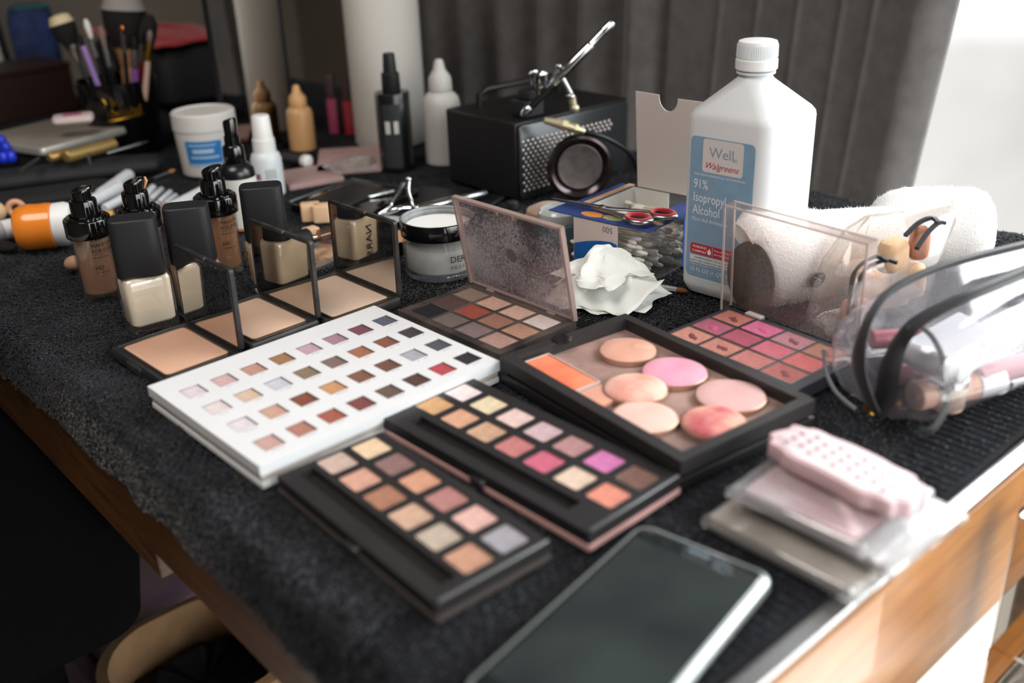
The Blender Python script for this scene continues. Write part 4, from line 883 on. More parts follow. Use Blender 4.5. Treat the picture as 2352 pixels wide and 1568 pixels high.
PW = mat('pad_white', 'dcdcde', .6, bump=.1); PB = mat('pad_beige', 'c4b8aa', .7, col2='9c8f84', vs=30)
packet('sheet_packet', 'lowest clear packet with a beige band, hanging over the desk corner side', [(1628, 1180), (1760, 1065), (2105, 1235), (1962, 1372)], 0, .010, (.9, .92, 8), PB)
packet('sheet_packet', 'middle clear packet of white sheets sticking out to the right', [(1690, 1120), (1868, 1010), (2236, 1172), (2040, 1300)], 12, .022, (.93, .94, 7), PW)
packet('sheet_packet', 'upper clear packet with a pink printed layer under the scalloped pad', [(1665, 1110), (1835, 985), (2150, 1110), (1990, 1250)], 23, .034, (.85, .8, 6), mat('pad_pink', 'bf959d', .6, col2='d9c8cb', vs=25))
loc, t, w, l = fitrect([(1757, 1010), (1842, 962), (2135, 1118), (2052, 1190)], .043)
pd = thing('scalloped_pad', 'thick scalloped pale pink pad with rows of small holes, on top of the packets', 'pad', (loc[0], loc[1], .033), t)
def scal(k, z, n=120):
    o = []
    for i in range(n):
        a = 2*PI*i/n; e = 1+.035*math.cos(11*a); c_, s_ = math.cos(a), math.sin(a)
        o.append((w/2*k*e*math.copysign(abs(c_)**.6, c_), l/2*k*e*math.copysign(abs(s_)**.6, s_), z))
    return o
part('pad', M().loft([scal(.97, 0), scal(1, 1), scal(1, 10), scal(.98, 11.3), scal(.93, 11.8), scal(.3, 12)]), mat('pad_blush', 'd6b7bc', .55, sss=.1, bump=.1), pd)
part('pad_face', M().loft([scal(.88, 11.7), scal(.86, 12.3), scal(.3, 12.5)]), mat('pad_face_white', 'd9cccf', .4), pd)
m = M()
for i in range(9):
    for j in range(3):
        m.lathe([(2.1, 12.35), (2.1, 12.75), (0, 12.75)], 10, cx=(j-1)*w*.19+((i % 2)-.5)*w*.09, cy=l*.36-i*l*.088)
part('holes', m, mat('hole_rose', 'a5737e', .7), pd)

# phone
p0, p1 = W(1474, 1197, .009), W(1797, 1302, .009); hp = head(p0, p1); pw = np.linalg.norm(p1-p0)*1000
print('PHONE w', pw, math.degrees(hp), math.degrees(head(p0, W(1069, 1562, .009)))); PL = pw*1.95
hp = head(W(1069, 1562, .009), p0)-PI/2
cen = p0 + np.array([math.cos(hp), math.sin(hp), 0])*pw/2000 - np.array([-math.sin(hp), math.cos(hp), 0])*PL/2000; cen[2] = .0005
ph = thing('phone', 'large silver-rimmed smartphone lying face up at the near edge', 'phone', cen, hp)
part('body', M().rp(pw, PL, 11, 0, 8.4, 2.2, n=8), mat('phone_rim', 'b9c0bf', .3, .7), ph)
part('screen', M().rp(pw-7, PL-7, 8, 8.3, 8.9, .3, n=8), mat('phone_glass', '1f2526', .08, coat=1., rvar=.05, vs=12), ph)
part('display', M().box(-pw/2+6, pw/2-6, -PL/2+17, PL/2-17, 8.9, 8.95), mat('phone_display', '262b2b', .12, col2='333a39', vs=14), ph, smooth=0)
part('speaker_slot', M().rp(16, 2.2, 1.1, 8.8, 9.0, 0, cx=0, cy=PL/2-9), mat('slot_grey', '6d7f88', .4), ph)
part('camera_lens', M().lathe([(2.6, 8.8), (2.6, 9.1), (1.8, 9.1), (0, 9)], 18, cx=16, cy=PL/2-9), mat('lens_grey', '4b5a62', .15), ph)

# ------------------------------------------------------------------ airbrush compressor
c0, cL, cR = W(1190, 466), W(1003, 428), W(1440, 392)
hc = head(c0, cR); cw = np.linalg.norm(cR-c0)*1000; cl = np.linalg.norm(cL-c0)*1000
print('COMP', cw, cl, math.degrees(hc), math.degrees(head(c0, cL)))
ch_ = 104
co = thing('air_compressor', 'black box airbrush compressor with a perforated chrome front panel', 'compressor', c0, hc)
# local x along the front panel, y backwards
part('housing', M().box(0, cw, 2, cl, 3, ch_), mat('housing_black', '131314', .5, bump=.1), co, bevel=2.5)
pl_ = part('front_panel', M().rp(cw-6, ch_-8, 6, 0, 2.5, .8, cx=cw/2, cy=ch_/2, T=RX(PI/2)), mat('smoked_chrome', '55585b', .25, .8), co)
m = M()
for i in range(20):
    for j in range(13):
        x = 10+i*8.4+(j % 2)*4.2; z = 14+j*5.4
        if (x < 70 or z > 66) and x < cw-26: m.ell((x, -2.6, z), 2.7, 1.3, 2.7, 10, 5)
part('perforation', m, mat('perforation_metal', 'b5adab', .25, .8), pl_)['kind'] = 'stuff'
Tg = TR(62, -52, 46) @ RZ(-.62) @ RX(PI/2) @ Matrix.Diagonal((1.12, 1.12, 1, 1))
gg = part('round_gauge', M().lathe([(0, -6), (34, -6), (37, -2), (38.5, 4), (37, 9), (34, 10), (31, 8), (28, 2), (26, 0), (26, -6)], 56, T=Tg, shell=True), mat('gauge_ring', '4a4143', .18, .85), co)
part('gauge_face', M().lathe([(26.5, 0), (26.5, 4), (25, 5), (23, 4.2), (0, 4.2)], 48, T=Tg), mat('gauge_face', '6a6361', .4, .4, var=.2, vs=80), gg)
part('carry_handle', M().tube([(30, cl*.75, ch_), (30, cl*.75, ch_+18), (45, cl*.75, ch_+24), (cw-45, cl*.75, ch_+24), (cw-30, cl*.75, ch_+18), (cw-30, cl*.75, ch_)], 4.5, 10), BLACKP, co)
part('top_holder', M().box(28, 62, 12, 40, ch_, ch_+22).box(34, 56, 14, 34, ch_+22, ch_+34), mat('holder_black', '202226', .4), co, bevel=2)
part('foot', M().lathe([(8, 0), (8, 3)], 16, cx=14, cy=16), BLACKP, co); part('foot', M().lathe([(8, 0), (8, 3)], 16, cx=cw-14, cy=16), BLACKP, co)
part('foot', M().lathe([(8, 0), (8, 3)], 16, cx=14, cy=cl-14), BLACKP, co); part('foot', M().lathe([(8, 0), (8, 3)], 16, cx=cw-14, cy=cl-14), BLACKP, co)
# airbrush: axis in the vertical plane through the box's near corner
PN = np.array([.05, -1., 0]); PN /= np.linalg.norm(PN); pc = c0 + np.array([0, .018, 0])
A_0, A_1 = WV(1203, 262, pc, PN), WV(1408, 50, pc, PN)
ab = thing('airbrush', 'silver airbrush gun leaning diagonally over the compressor top', 'airbrush', A_0)
ax = Vector(A_1-A_0)*1000; Ln = ax.length; Ta = ax.to_track_quat('X', 'Z').to_matrix().to_4x4()
part('air_cap', M().tube([(-4, 0, 0), (0, 0, 0), (8, 0, 0), (12, 0, 0)], [2, 5, 6.2, 5], 20, T=Ta), CHROME, ab)
part('front_body', M().tube([(12, 0, 0), (15, 0, 0), (48, 0, 0), (52, 0, 0)], [4, 5, 5.4, 5], 20, T=Ta), mat('gun_metal', '4c5052', .2, .9), ab)
part('rear_body', M().tube([(52, 0, 0), (54, 0, 0), (118, 0, 0), (120, 0, 0), (121, 0, 0), (142, 0, 0), (143, 0, 0), (Ln-2, 0, 0), (Ln, 0, 0)], [5.2, 6.2, 6.2, 5.2, 4.8, 4.8, 5.8, 5.6, 4.6], 24, T=Ta), CHROME, ab)
def loc_ab(u, v): return tuple((WV(u, v, pc, PN)-A_0)*1000)
cu = loc_ab(1238, 205); T_ = TR(*cu)
part('paint_cup', M().lathe([(3, -14), (4, -4), (9, 2), (11, 8), (11.4, 18), (13, 20), (12.6, 22), (11, 22), (10.4, 19), (10, 9), (0, 5)], 32, T=T_), CHROME, ab)
part('trigger', M().tube([loc_ab(1265, 190), loc_ab(1283, 155)], [2.5, 2], 10).ell(loc_ab(1283, 152), 4.5, 4.5, 4, 14, 8), STEEL, ab)
part('air_valve', M().tube([loc_ab(1290, 180), loc_ab(1310, 215)], [5.5, 4.5], 16).ell(loc_ab(1311, 222), 6.5, 6.5, 6, 16, 8), STEEL, ab)
part('hose_coupling', M().tube([loc_ab(1312, 222), loc_ab(1316, 238), loc_ab(1322, 256)], [6, 5, 4.5], 16).ell(loc_ab(1320, 248), 6.5, 6.5, 6, 16, 8), BRASS, ab)
hs_ = thing('air_hose', 'black air hose with brass couplings curling from the compressor front', 'hose', c0)
def lc(u, v, dy=0.): return tuple((WV(u, v, pc+np.array([0, dy, 0]), PN)-c0)*1000)
part('brass_coupling', M().tube([lc(1250, 276, -.03), lc(1290, 285, -.03)], [4, 6.5], 14).tube([lc(1290, 285, -.03), lc(1302, 289, -.03)], 7.5, 6).tube([lc(1302, 289, -.03), lc(1318, 294, -.03)], 5.5, 14).tube([lc(1318, 294, -.03), lc(1326, 297, -.03)], 7, 6).tube([lc(1326, 297, -.03), lc(1343, 302, -.03)], [5, 3.8], 14), BRASS, hs_)
part('hose', M().tube(smooth_path([lc(1343, 302, -.03), lc(1380, 312, -.03), lc(1420, 332, -.02), lc(1452, 358, 0), lc(1470, 400, .03), (190, 30, 4)]), 3.2, 10), BLACKP, hs_)
arm = thing('airbrush_holder', 'black bracket arm with a round clamp at the right of the compressor', 'holder', D(*AB(cR), .0) )
def la(u, v, dy=0.): return tuple((WV(u, v, cR+np.array([0, dy, 0]), PN)-cR)*1000)
part('arm', M().tube([la(1330, 262), la(1395, 246)], 5.5, 12).ell(la(1397, 245), 7, 7, 7, 14, 8), mat('arm_black', '2b2c30', .35), arm)
part('clamp_knob', M().lathe([(12, -5), (13, -3), (13, 3), (12, 5), (0, 5)], 24, T=TR(*la(1406, 280)) @ RX(PI/2)), mat('knob_smoke', '33383c', .25), arm)
part('post', M().tube([la(1420, 395), la(1408, 280)], 4, 10), BLACKP, arm)
part('brass_stud', M().lathe([(6, -4), (6, 4), (0, 5)], 12, T=TR(*la(1369, 276)) @ RX(PI/2)), BRASS, arm)

# ------------------------------------------------------------------ standing bottles at the back
b = thing('spray_bottle', 'tall black spray bottle standing in front of the white paper roll', 'bottle', W(914, 388))
BB_ = mat('spray_black', '121315', .3, coat=.2)
part('bottle_body', M().lathe([(0, 0), (23, 0), (25, 2), (25, 112), (24, 114), (18, 115), (0, 115)], 40), BB_, b)
part('collar', M().lathe([(13, 115), (13.6, 116), (13, 140), (12, 141), (0, 141)], 28), BLACKM, b)
part('nozzle', M().lathe([(10, 141), (9.6, 150), (8.6, 166), (7.6, 168), (0, 168)], 24), BLACKM, b)
def cs(R__, a0): return lambda x, y: (R__*math.cos(a0+x/R__), R__*math.sin(a0+x/R__), y)
f_ = cs(25.3, -PI/2-.05)
def patch(m, fn, x0, x1, y0, y1, n=8):
    v = [fn(x0+(x1-x0)*i/n, y) for i in range(n+1) for y in (y0, y1)]; m.add(v, [(2*i, 2*i+2, 2*i+3, 2*i+1) for i in range(n)]); return m
part('label', patch(patch(M(), f_, -13, 13, 76, 100), f_, -13, 13, 8, 58), mat('label_charcoal', '2e3032', .6), b, smooth=0)
part('emblem', patch(patch(patch(M(), f_, -10, -2, 58, 76), f_, 3, 10, 58, 76), f_, -10, -5, 60, 74), mat('emblem_white', 'c9c9c7', .5), b, smooth=0)
b = thing('dropper_bottle', 'white nozzle bottle standing behind the black spray bottle and compressor', 'bottle', W(1022, 372))
WS = mat('white_soft_plastic', 'c9c8c4', .5, sss=.1)
part('bottle_body', M().lathe([(0, 0), (26, 0), (28, 2), (28, 88), (26, 97), (20, 104), (13, 108), (12, 110)], 36), WS, b)
part('cap', M().lathe([(17, 108), (17.4, 110), (16.6, 126), (13, 132), (9, 138), (7, 148), (5, 152), (0, 153)], 32), WS, b)
def dropper(u, v, lb_, s=1.):
    o = thing('dropper_bottle', lb_, 'bottle', W(u, v))
    part('bottle_body', M().lathe([(0, 0), (19, 0), (21, 2), (21, 58), (19, 65), (13, 70), (11, 71)], 36), mat('tan_liquid', 'c79a68', .35, sss=.1), o)
    part('cap', M().lathe([(12, 70), (14, 72), (13.4, 84), (10, 88), (7, 92), (5, 101), (3, 103), (0, 103.4)], 28), mat('tan_cap', 'cf9f6b', .4), o)
dropper(697, 343, 'tan airbrush foundation dropper bottle in front of the mirror')
b = thing('cream_tub', 'large white round tub with a blue label and closed lid', 'tub', W(487, 392)); b.scale = (.9, .9, .98)
part('tub_body', M().lathe([(0, 0), (44, 0), (46, 2), (50, 66), (50, 68)], 56), mat('tub_white', 'd6d3cf', .4, sss=.1), b)
part('lid', M().lathe([(50.5, 68), (51.5, 69), (51, 92), (49, 94), (46, 94), (45, 92.5), (0, 92.5)], 56), mat('tub_white', 'd6d3cf', .4), b)
lbm = patch(M(), lambda x, y: ((45.6+y*.075)*math.cos(-PI/2+.12+x/48), (45.6+y*.075)*math.sin(-PI/2+.12+x/48), y), -30, 30, 12, 56, 20)
lb2 = part('label', lbm, mat('tub_label', '2d7cc0', .45), b, smooth=0)
m = M()
for y0, y1, x0_, x1_ in ((49, 51, -24, 20), (38, 44, -18, 16), (30, 33, -22, 24), (20, 21.5, -26, 26), (16, 17.2, -26, 22)): patch(m, lambda x, y: ((46+y*.075)*math.cos(-PI/2+.12+x/48), (46+y*.075)*math.sin(-PI/2+.12+x/48), y), x0_, x1_, y0, y1)
part('print', m, mat('pale_blue_print', 'b4cfe4', .5), lb2, smooth=0)['kind'] = 'stuff'
b = thing('spray_bottle', 'dark spray bottle with a cream paper label and angled black nozzle', 'bottle', W(563, 522), -.4)
part('bottle_body', M().lathe([(0, 0), (21, 0), (22, 2), (22, 70), (21, 76), (16, 82), (12, 84)], 36), BB_, b)
part('label', M().lathe([(22.2, 5), (22.5, 5.2), (22.5, 66), (22.2, 66.3)], 36), mat('cream_label', 'd2d1ca', .6), b)
part('orange_band', M().lathe([(22.6, 2.2), (22.8, 2.4), (22.8, 4.4), (22.6, 4.6)], 36), mat('band_orange', 'd9683e', .5), b)
part('collar', M().lathe([(12.5, 84), (13, 85), (12.5, 103), (11, 105), (0, 105)], 28), BLACKG, b)
part('nozzle', M().loft([[(x, y, z0+(x*.28 if z0 > 130 else 0)) for x, y in rr(a_, a_, a_*.45, 5)] for a_, z0 in ((18, 105), (17.6, 116), (15, 117), (15.5, 134), (13, 136.5), (5, 137))]), BLACKG, b)
b = thing('spray_bottle', 'small white spray bottle to the right of the dark labelled spray bottle', 'bottle', W(622, 446))
part('bottle_body', M().lathe([(0, 0), (19, 0), (21, 2), (21, 50), (19, 57), (14, 62), (0, 62)], 36), mat('cool_white', 'd5dade', .35, sss=.1), b)
part('collar', M().lathe([(14, 60), (15.4, 61), (15, 78), (14, 79), (0, 79)], 28), WHITEP, b)
part('nozzle', M().lathe([(12.6, 79), (13.4, 80), (12, 108), (10.5, 110), (0, 110)], 28), WHITEP, b)
m = M()
for i in range(5): patch(m, cs(21.2, -PI/2+.3), -4+i*3.2, -2.6+i*3.2, 26, 40)
part('print', m, mat('grey_print', '8b8a8c', .7), b, smooth=0)
part('emblem', patch(M(), cs(21.2, -PI/2-.45), -4, 4, 26, 34), mat('plum_print', '9b5a70', .6), b, smooth=0)
for u, v, c_, h_, lb_ in ((770, 306, 'a14561', 100, 'magenta lip gloss tube standing left of the paper roll'), (806, 308, '9c3038', 96, 'dark red lip gloss tube standing against the paper roll')):
    o = thing('lip_gloss', lb_, 'cosmetic tube', W(u, v), 0, None)
    part('tube_body', M().rp(17, 17, 4, 0, h_*.6, 1), mat('gloss_'+c_, c_, .15, coat=.4), o); part('cap', M().rp(16, 16, 5, h_*.6, h_, 1.5), mat('smoky_cap', '4b3a3c', .25), o)

# ------------------------------------------------------------------ brush cup and brushes
cb = W(298, 345); cupz = .0
cup = thing('brush_cup', 'black round cup with gold script holding a bunch of makeup brushes', 'cup', cb)
part('cup_wall', M().lathe([(0, 0), (52, 0), (54, 2), (62, 116), (61, 117), (59.5, 116), (52, 5), (0, 4)], 48), BLACKG, cup)
m = M(); fcp = lambda x, y: ((54.4+y*.069+.6)*math.cos(-PI/2+.25+x/57), (54.4+y*.069+.6)*math.sin(-PI/2+.25+x/57), y)
def stroke(pts, r__): m.tube([fcp(x, y) for x, y in smooth_path([(x, y, 0) for x, y in pts]) for x, y in [(x, y)]] if False else [fcp(p_[0], p_[1]) for p_ in smooth_path([(x, y, 0) for x, y in pts])], r__, 5)
stroke([(-22, 88), (-18, 96), (-14, 86), (-20, 84)], .6); stroke([(-8, 82), (-6, 98), (-4, 84), (0, 92), (4, 84), (8, 88)], .6)
for i in range(11): stroke([(-14+i*4.6, 64), (-12+i*4.6, 75+3*math.sin(i*2)+i*.4), (-10+i*4.6, 64)], .7)
stroke([(-16, 61), (10, 64), (38, 68)], .6); part('gold_script', m, GOLD, cup)['kind'] = 'stuff'
def brush(u0, v0, z0, u1, v1, z1, label, hcol, fcol, bcol, br_, blen, tip=None, hr=3.2, cat='brush'):
    p0, p1 = W(u0, v0, z0), W(u1, v1, z1); p0 = cb*0 + p0
    # keep the foot of the handle inside the cup
    base = np.array([cb[0]+(p1[0]-cb[0])*.3, cb[1]+.0+(p1[1]-cb[1])*.3, .012]); d = Vector((p1-base)*1000); L = d.length
    o = thing('makeup_brush', label, 'brush', base, 0, 'makeup brushes in the black cup'); T_ = d.to_track_quat('X', 'Z').to_matrix().to_4x4()
    part('handle', M().tube([(0, 0, 0), (4, 0, 0), (L*.5, 0, 0), (L-blen-26, 0, 0)], [hr*.4, hr*.7, hr*1.15, hr], 12, T=T_), hcol, o)
    part('ferrule', M().tube([(L-blen-28, 0, 0), (L-blen-4, 0, 0), (L-blen+2, 0, 0)], [hr*1.1, max(hr*1.1, br_*.55), max(hr, br_*.62)], 14, T=T_), fcol, o)
    part('bristles', M().tube([(L-blen, 0, 0), (L-blen*.6, 0, 0), (L-blen*.25, 0, 0), (L, 0, 0)], [br_*.6, br_*.95, br_, br_*.45], 16, T=T_), bcol, o)
    if tip: part('bristle_tip', M().tube([(L-blen*.25, 0, 0), (L+1, 0, 0), (L+blen*.08, 0, 0)], [br_*1.03, br_*.8, br_*.3], 16, T=T_), tip, o)
BK = mat('black_bristle', '141312', .9, bump=.5, bs=700); GR = mat('grey_bristle', '8d8783', .95, bump=.5, bs=500); CRM = mat('cream_bristle', 'c9b795', .9, bump=.4)
LIL = mat('lilac_handle', '9a7bb8', .3, coat=.4); WDH = mat('wood_handle', 'c08a5c', .45); BLH = mat('black_handle', '161616', .25, coat=.3); CPR = mat('copper', 'b5713f', .25, 1.); TRH = mat('tan_handle', 'c9a79a', .35)
def ub(u, v, dy): 
    q = WV(u, v, cb+np.array([0, dy, 0]), np.array([0, -1., 0])); return q
def brush2(u, v, dy, *a, **k):
    q = ub(u, v, dy); 
    global W
    W_ = W
    def fake(u_, v_, z_=0): return q
    W = fake
    try: brush(0, 0, 0, u, v, 0, *a, **k)
    finally: W = W_
brush2(135, 38, .00, 'wide angled black brush with a cream tip leaning left from the cup', BLH, CHROME, BK, 19, 44, CRM)
brush2(282, -8, .02, 'big fluffy grey-tipped powder brush in the middle of the cup', WDH, mat('wood_ferrule', 'c58f62', .4), BK, 34, 78, GR, hr=11)
brush2(342, 34, .00, 'black pointed brush leaning right from the cup', BLH, CHROME, BK, 14, 56)
brush2(196, 44, -.03, 'slim brush with a silver ferrule and white tip, left side of the cup', BLH, CHROME, mat('pale_bristle', 'd8d4cc', .8), 5, 30)
brush2(180, 78, -.04, 'lilac-handled brush at the left of the cup', LIL, LIL, BK, 5, 20, hr=4.2)
brush2(230, 60, -.03, 'long brush with a steel ferrule left of the powder brush', BLH, STEEL, mat('taupe_bristle', '7c6b64', .9), 5, 34, hr=4)
brush2(280, 58, -.045, 'thin black brush with a copper tip in front of the powder brush', BLH, mat('grey_ferrule', '6b6765', .3, .8), CPR, 4.5, 14)
brush2(308, 84, -.045, 'purple-handled brush right of the powder brush', mat('purple_handle', '7a4f93', .3, coat=.4), STEEL, BK, 4, 22, hr=5)
brush2(325, 66, -.03, 'red-handled brush at the right of the cup', mat('red_handle', '8e1f2c', .35), STEEL, BK, 5, 24)
brush2(345, 70, -.045, 'tan-handled brush with a gold end at the right of the cup', TRH, GOLD, mat('taupe_bristle', '7c6b64', .9), 4, 20, hr=4.2)
brush2(308, 20, .03, 'second full black powder brush behind the cup centre', WDH, mat('wood_ferrule', 'c58f62', .4), BK, 26, 62, hr=8)

# ------------------------------------------------------------------ clutter on the left
def lay(name, label, cat, u0, v0, z0, u1, v1, z1, group=None):
    p0, p1 = W(u0, v0, z0), W(u1, v1, z1); d = Vector((p1-p0)*1000); o = thing(name, label, cat, p0, 0, group)
    return o, d.length, d.to_track_quat('X', 'Z').to_matrix().to_4x4()
q = [W(*p) for p in ((92, 340, .052), (368, 267, .052))]; ht_ = head(q[0], q[1]); lw = np.linalg.norm(q[1]-q[0])*1000
print('LAPTOP', lw)
bl_ = thing('black_case', 'black zippered case lying under the silver tablet at the far left', 'case', q[0]*1+np.array([0, 0, -.052]), ht_)
part('case_body', M().rp(lw*.62, 130, 18, 0, 38, 8, cx=lw*.34, cy=76), BLACKM, bl_); part('zip', M().tube([(lw*.05, 9.5, 19), (lw*.63, 9.5, 19)], 2, 6), ZIP, bl_)
tb_ = thing('tablet', 'silver tablet with a bright edge lying on the black case at the left', 'tablet', q[0]*1+np.array([0, 0, -.0135]), ht_)
part('tablet_body', M().rp(lw, 170, 8, 0, 12, 2.5, cx=lw/2, cy=85), mat('tablet_silver', 'c4c1b8', .35, .6), tb_)
part('tablet_screen', M().rp(lw-16, 154, 4, 12, 12.5, .2, cx=lw/2, cy=85), mat('tablet_face', '8d8278', .3), tb_)
b = thing('roll_pouch', 'soft black brush pouch in front of the silver tablet', 'pouch', W(150, 425), math.radians(20))
part('pouch_body', M().loft([[(x, 30*k*math.cos(a), 17+16*k*math.sin(a)) for a in np.linspace(0, 2*PI, 24, endpoint=False)] for x, k in ((-150, .5), (-140, .9), (-60, 1), (20, .92), (80, 1), (130, .85), (140, .4))]), mat('pouch_black', '1c1d20', .7, bump=.3, bs=200), b)
part('strap', M().torus((40, 0, 17), 31, 2.4, 32, 8, .55, T=TR(40, 0, 17) @ RY(PI/2) @ TR(-40, 0, -17)), BLACKP, b)
b = thing('roll_pouch', 'flat black cloth pouch hanging near the left edge of the photo', 'pouch', W(60, 470), math.radians(24))
part('pouch_body', M().loft([[(x*k, y*k, z) for x, y in rr(260, 70, 26, 6)] for k, z in ((.94, 0), (1, 4), (.98, 12), (.85, 16), (.4, 18))]), mat('pouch_black', '1c1d20', .7, bump=.3, bs=200), b)
for k, (u0, v0_, u1, v1_, z, r__, c_, lb_) in enumerate(((150, 360, 262, 330, .046, 9, 'b6995f', 'gold tube lying in front of the tablet edge'), (112, 362, 152, 352, .046, 7, 'ad8e56', 'short gold tube left of the longer one'))):
    o, L, T_ = lay('gold_tube', lb_, 'cosmetic tube', u0, v0_, z, u1, v1_, z); part('tube_body', M().tube([(0, 0, 0), (2, 0, 0), (L*.6, 0, 0)], [r__*.8, r__, r__], 18, T=T_), mat('tube_'+c_, c_, .35, .6), o); part('cap', M().tube([(L*.6, 0, 0), (L-1, 0, 0), (L, 0, 0)], [r__*1.05, r__*1.05, r__*.9], 18, T=T_), mat('tube_'+c_, c_, .35, .6), o)
for k, (u, v, z) in enumerate(((12, 337, .05), (2, 322, .055), (6, 360, .045), (24, 358, .045))):
    o = thing('blue_bead', ['upper', 'topmost', 'lower left', 'lower right'][k]+' bright blue rounded bead at the left edge', 'bead', W(u, v, z)-np.array([0, 0, .008]), 0, 'bright blue beads at the left edge'); part('bead_body', M().lathe([(0, 0), (6, 0), (8, 3), (8, 9), (6, 14), (2.5, 16), (0, 16)], 18), mat('cobalt', '1c34c8', .35), o)
WT = mat('white_tube', 'd9dde1', .35, coat=.2)
whites = [(232, 447, 296, 402, 9, 'thick white tube lying pointing up right behind the first pump bottle'), (196, 470, 275, 430, 9, 'white tube lying beside the thick white tube'), (292, 495, 352, 430, 5, 'slim white pencil left of the middle pump bottle'), (300, 500, 372, 434, 4, 'slim white pencil with dark print behind the middle pump bottle'),
          (318, 506, 392, 440, 4, 'white pencil with black lettering strip, third of the fan'), (335, 500, 405, 448, 3.5, 'thin white pencil at the right of the fan'), (395, 478, 500, 425, 9, 'wide white tube pointing to the cream tub'), (240, 478, 290, 452, 6, 'short white tube by the orange jar')]
for u0, v0_, u1, v1_, r__, lb_ in whites:
    o, L, T_ = lay('white_tube', lb_, 'cosmetic tube', u0, v0_, r__*.001+.002, u1, v1_, r__*.001+.002, 'white tubes and pencils behind the foundation bottles')
    part('tube_body', M().tube([(0, 0, 0), (1.5, 0, 0), (L*.7, 0, 0)], [r__*.8, r__, r__], 16, T=T_), WT, o); part('cap', M().tube([(L*.7, 0, 0), (L-2, 0, 0), (L, 0, 0)], [r__*1.04, r__*1.04, r__*.7], 16, T=T_), WT, o)
    m = M()
    for i in range(6): m.tube([(L*.2+i*L*.07, 0, 0), (L*.23+i*L*.07, 0, 0)], r__*1.01, 16, T=T_)
    if r__ < 6: part('print', m, mat('dark_print', '3a3a3e', .6), o)['kind'] = 'stuff'
o, L, T_ = lay('detail_brush', 'fine detail brush with tan bristles pointing right behind the white pencils', 'brush', 300, 432, .012, 402, 390, .014)
part('handle', M().tube([(0, 0, 0), (L*.5, 0, 0)], [1.5, 2.6], 10, T=T_), BLH, o); part('ferrule', M().tube([(L*.5, 0, 0), (L*.85, 0, 0)], [2.6, 2.4], 10, T=T_), STEEL, o); part('bristles', M().tube([(L*.85, 0, 0), (L*.93, 0, 0), (L, 0, 0)], [2.4, 3, .8], 10, T=T_), mat('tan_bristle', 'a8703f', .8), o)
for u0, v0_, u1, v1_, lb_ in ((245, 352, 340, 325, 'silver eyeliner pencil lying across the black pouch'), (48, 392, 92, 362, 'silver stick poking from the black pouch at the left')):
    o, L, T_ = lay('silver_pencil', lb_, 'pencil', u0, v0_, .045, u1, v1_, .047); part('barrel', M().tube([(0, 0, 0), (L*.8, 0, 0)], [2.6, 2.6], 12, T=T_), STEEL, o); part('tip', M().tube([(L*.8, 0, 0), (L, 0, 0)], [2.6, 1], 12, T=T_), CHROME, o)
# orange jar on its side
oj = W(95, 578); o = thing('orange_jar', 'small jar with glossy orange cap lying on its side at the far left', 'jar', oj+np.array([0, .012, .028]), math.radians(12))
ORG = mat('orange_plastic', 'e8862b', .22, coat=.5, sss=.25)
Tj = RY(PI/2)
part('cap', M().lathe([(0, -27), (19, -27), (24, -24.5), (27, -18), (27.6, -8), (27, 2), (27.4, 10), (26.8, 16), (25, 17)], 48, T=Tj), ORG, o)
part('jar_body', M().lathe([(24, 16), (26, 18), (26.5, 30), (24, 38), (18, 40), (0, 40)], 40, T=Tj), WHITEP, o)
o, L, T_ = lay('white_tube', 'white tube with a grey end entering from the left beside the orange jar', 'cosmetic tube', -40, 540, .014, 40, 520, .014); part('tube_body', M().tube([(0, 0, 0), (L*.75, 0, 0), (L, 0, 0)], [12, 12, 11], 18, T=T_), WHITEP, o); part('cap', M().tube([(-8, 0, 0), (L*.55, 0, 0)], 12.6, 18, T=T_), mat('grey_cap', 'a9a8ad', .4), o)
o = thing('hair_ring', 'peach ring standing behind the orange jar', 'ring', W(42, 500), .3); part('ring', M().torus((0, 0, 13), 9, 4, 24, 10, 1, T=TR(0, 0, 13) @ RX(PI/2) @ TR(0, 0, -13)), mat('peach_ring', 'd9a283', .5, sss=.1), o)
o = thing('makeup_sponge', 'beige egg-shaped sponge cut by the left edge of the photo', 'sponge', W(-4, 508)); part('foam', M().ell((0, 0, 13), 13, 13, 13), SPG, o)
o = thing('makeup_sponge', 'beige sponge half hidden behind the first pump bottle', 'sponge', W(176, 622)); part('foam', M().ell((0, 0, 9), 12, 10, 9), mat('sponge_dark', 'b08a70', .9, bump=.3), o)
o = thing('pink_sponge', 'dusty pink round powder puff lying behind the pump bottles', 'powder puff', W(386, 500), .2); part('puff', M().lathe([(0, 0), (22, 0), (26, 4), (26, 9), (22, 13), (0, 14.5)], 36), mat('dusty_pink', 'a8807a', .9, bump=.4, bs=400, var=.1, vs=90), o)
part('ribbon', M().box(-24, 24, -4, 4, 14.2, 15), mat('ribbon_pink', '9a706c', .6), o)
o = thing('yellow_tube', 'small yellow tube between the first two pump bottles', 'cosmetic tube', W(238, 505), .2); part('tube_body', M().tube([(-22, 0, 6), (14, 0, 6)], 6, 14), mat('yellow_plastic', 'd9a437', .4), o); part('cap', M().tube([(14, 0, 6), (26, 0, 6)], 5, 14), BLACKP, o)
o = thing('bristle_brush', 'dark brush head poking in under the white tube at the left edge', 'brush', W(10, 580), math.radians(-25)); part('bristles', M().loft([[(x, 10*k*math.cos(a), 8+7*k*math.sin(a)) for a in np.linspace(0, 2*PI, 14, endpoint=False)] for x, k in ((-40, .5), (-10, 1), (12, .9), (22, .3))]), BK, o)
part('ferrule', M().tube([(-70, 0, 8), (-38, 0, 8)], 5, 12), STEEL, o)

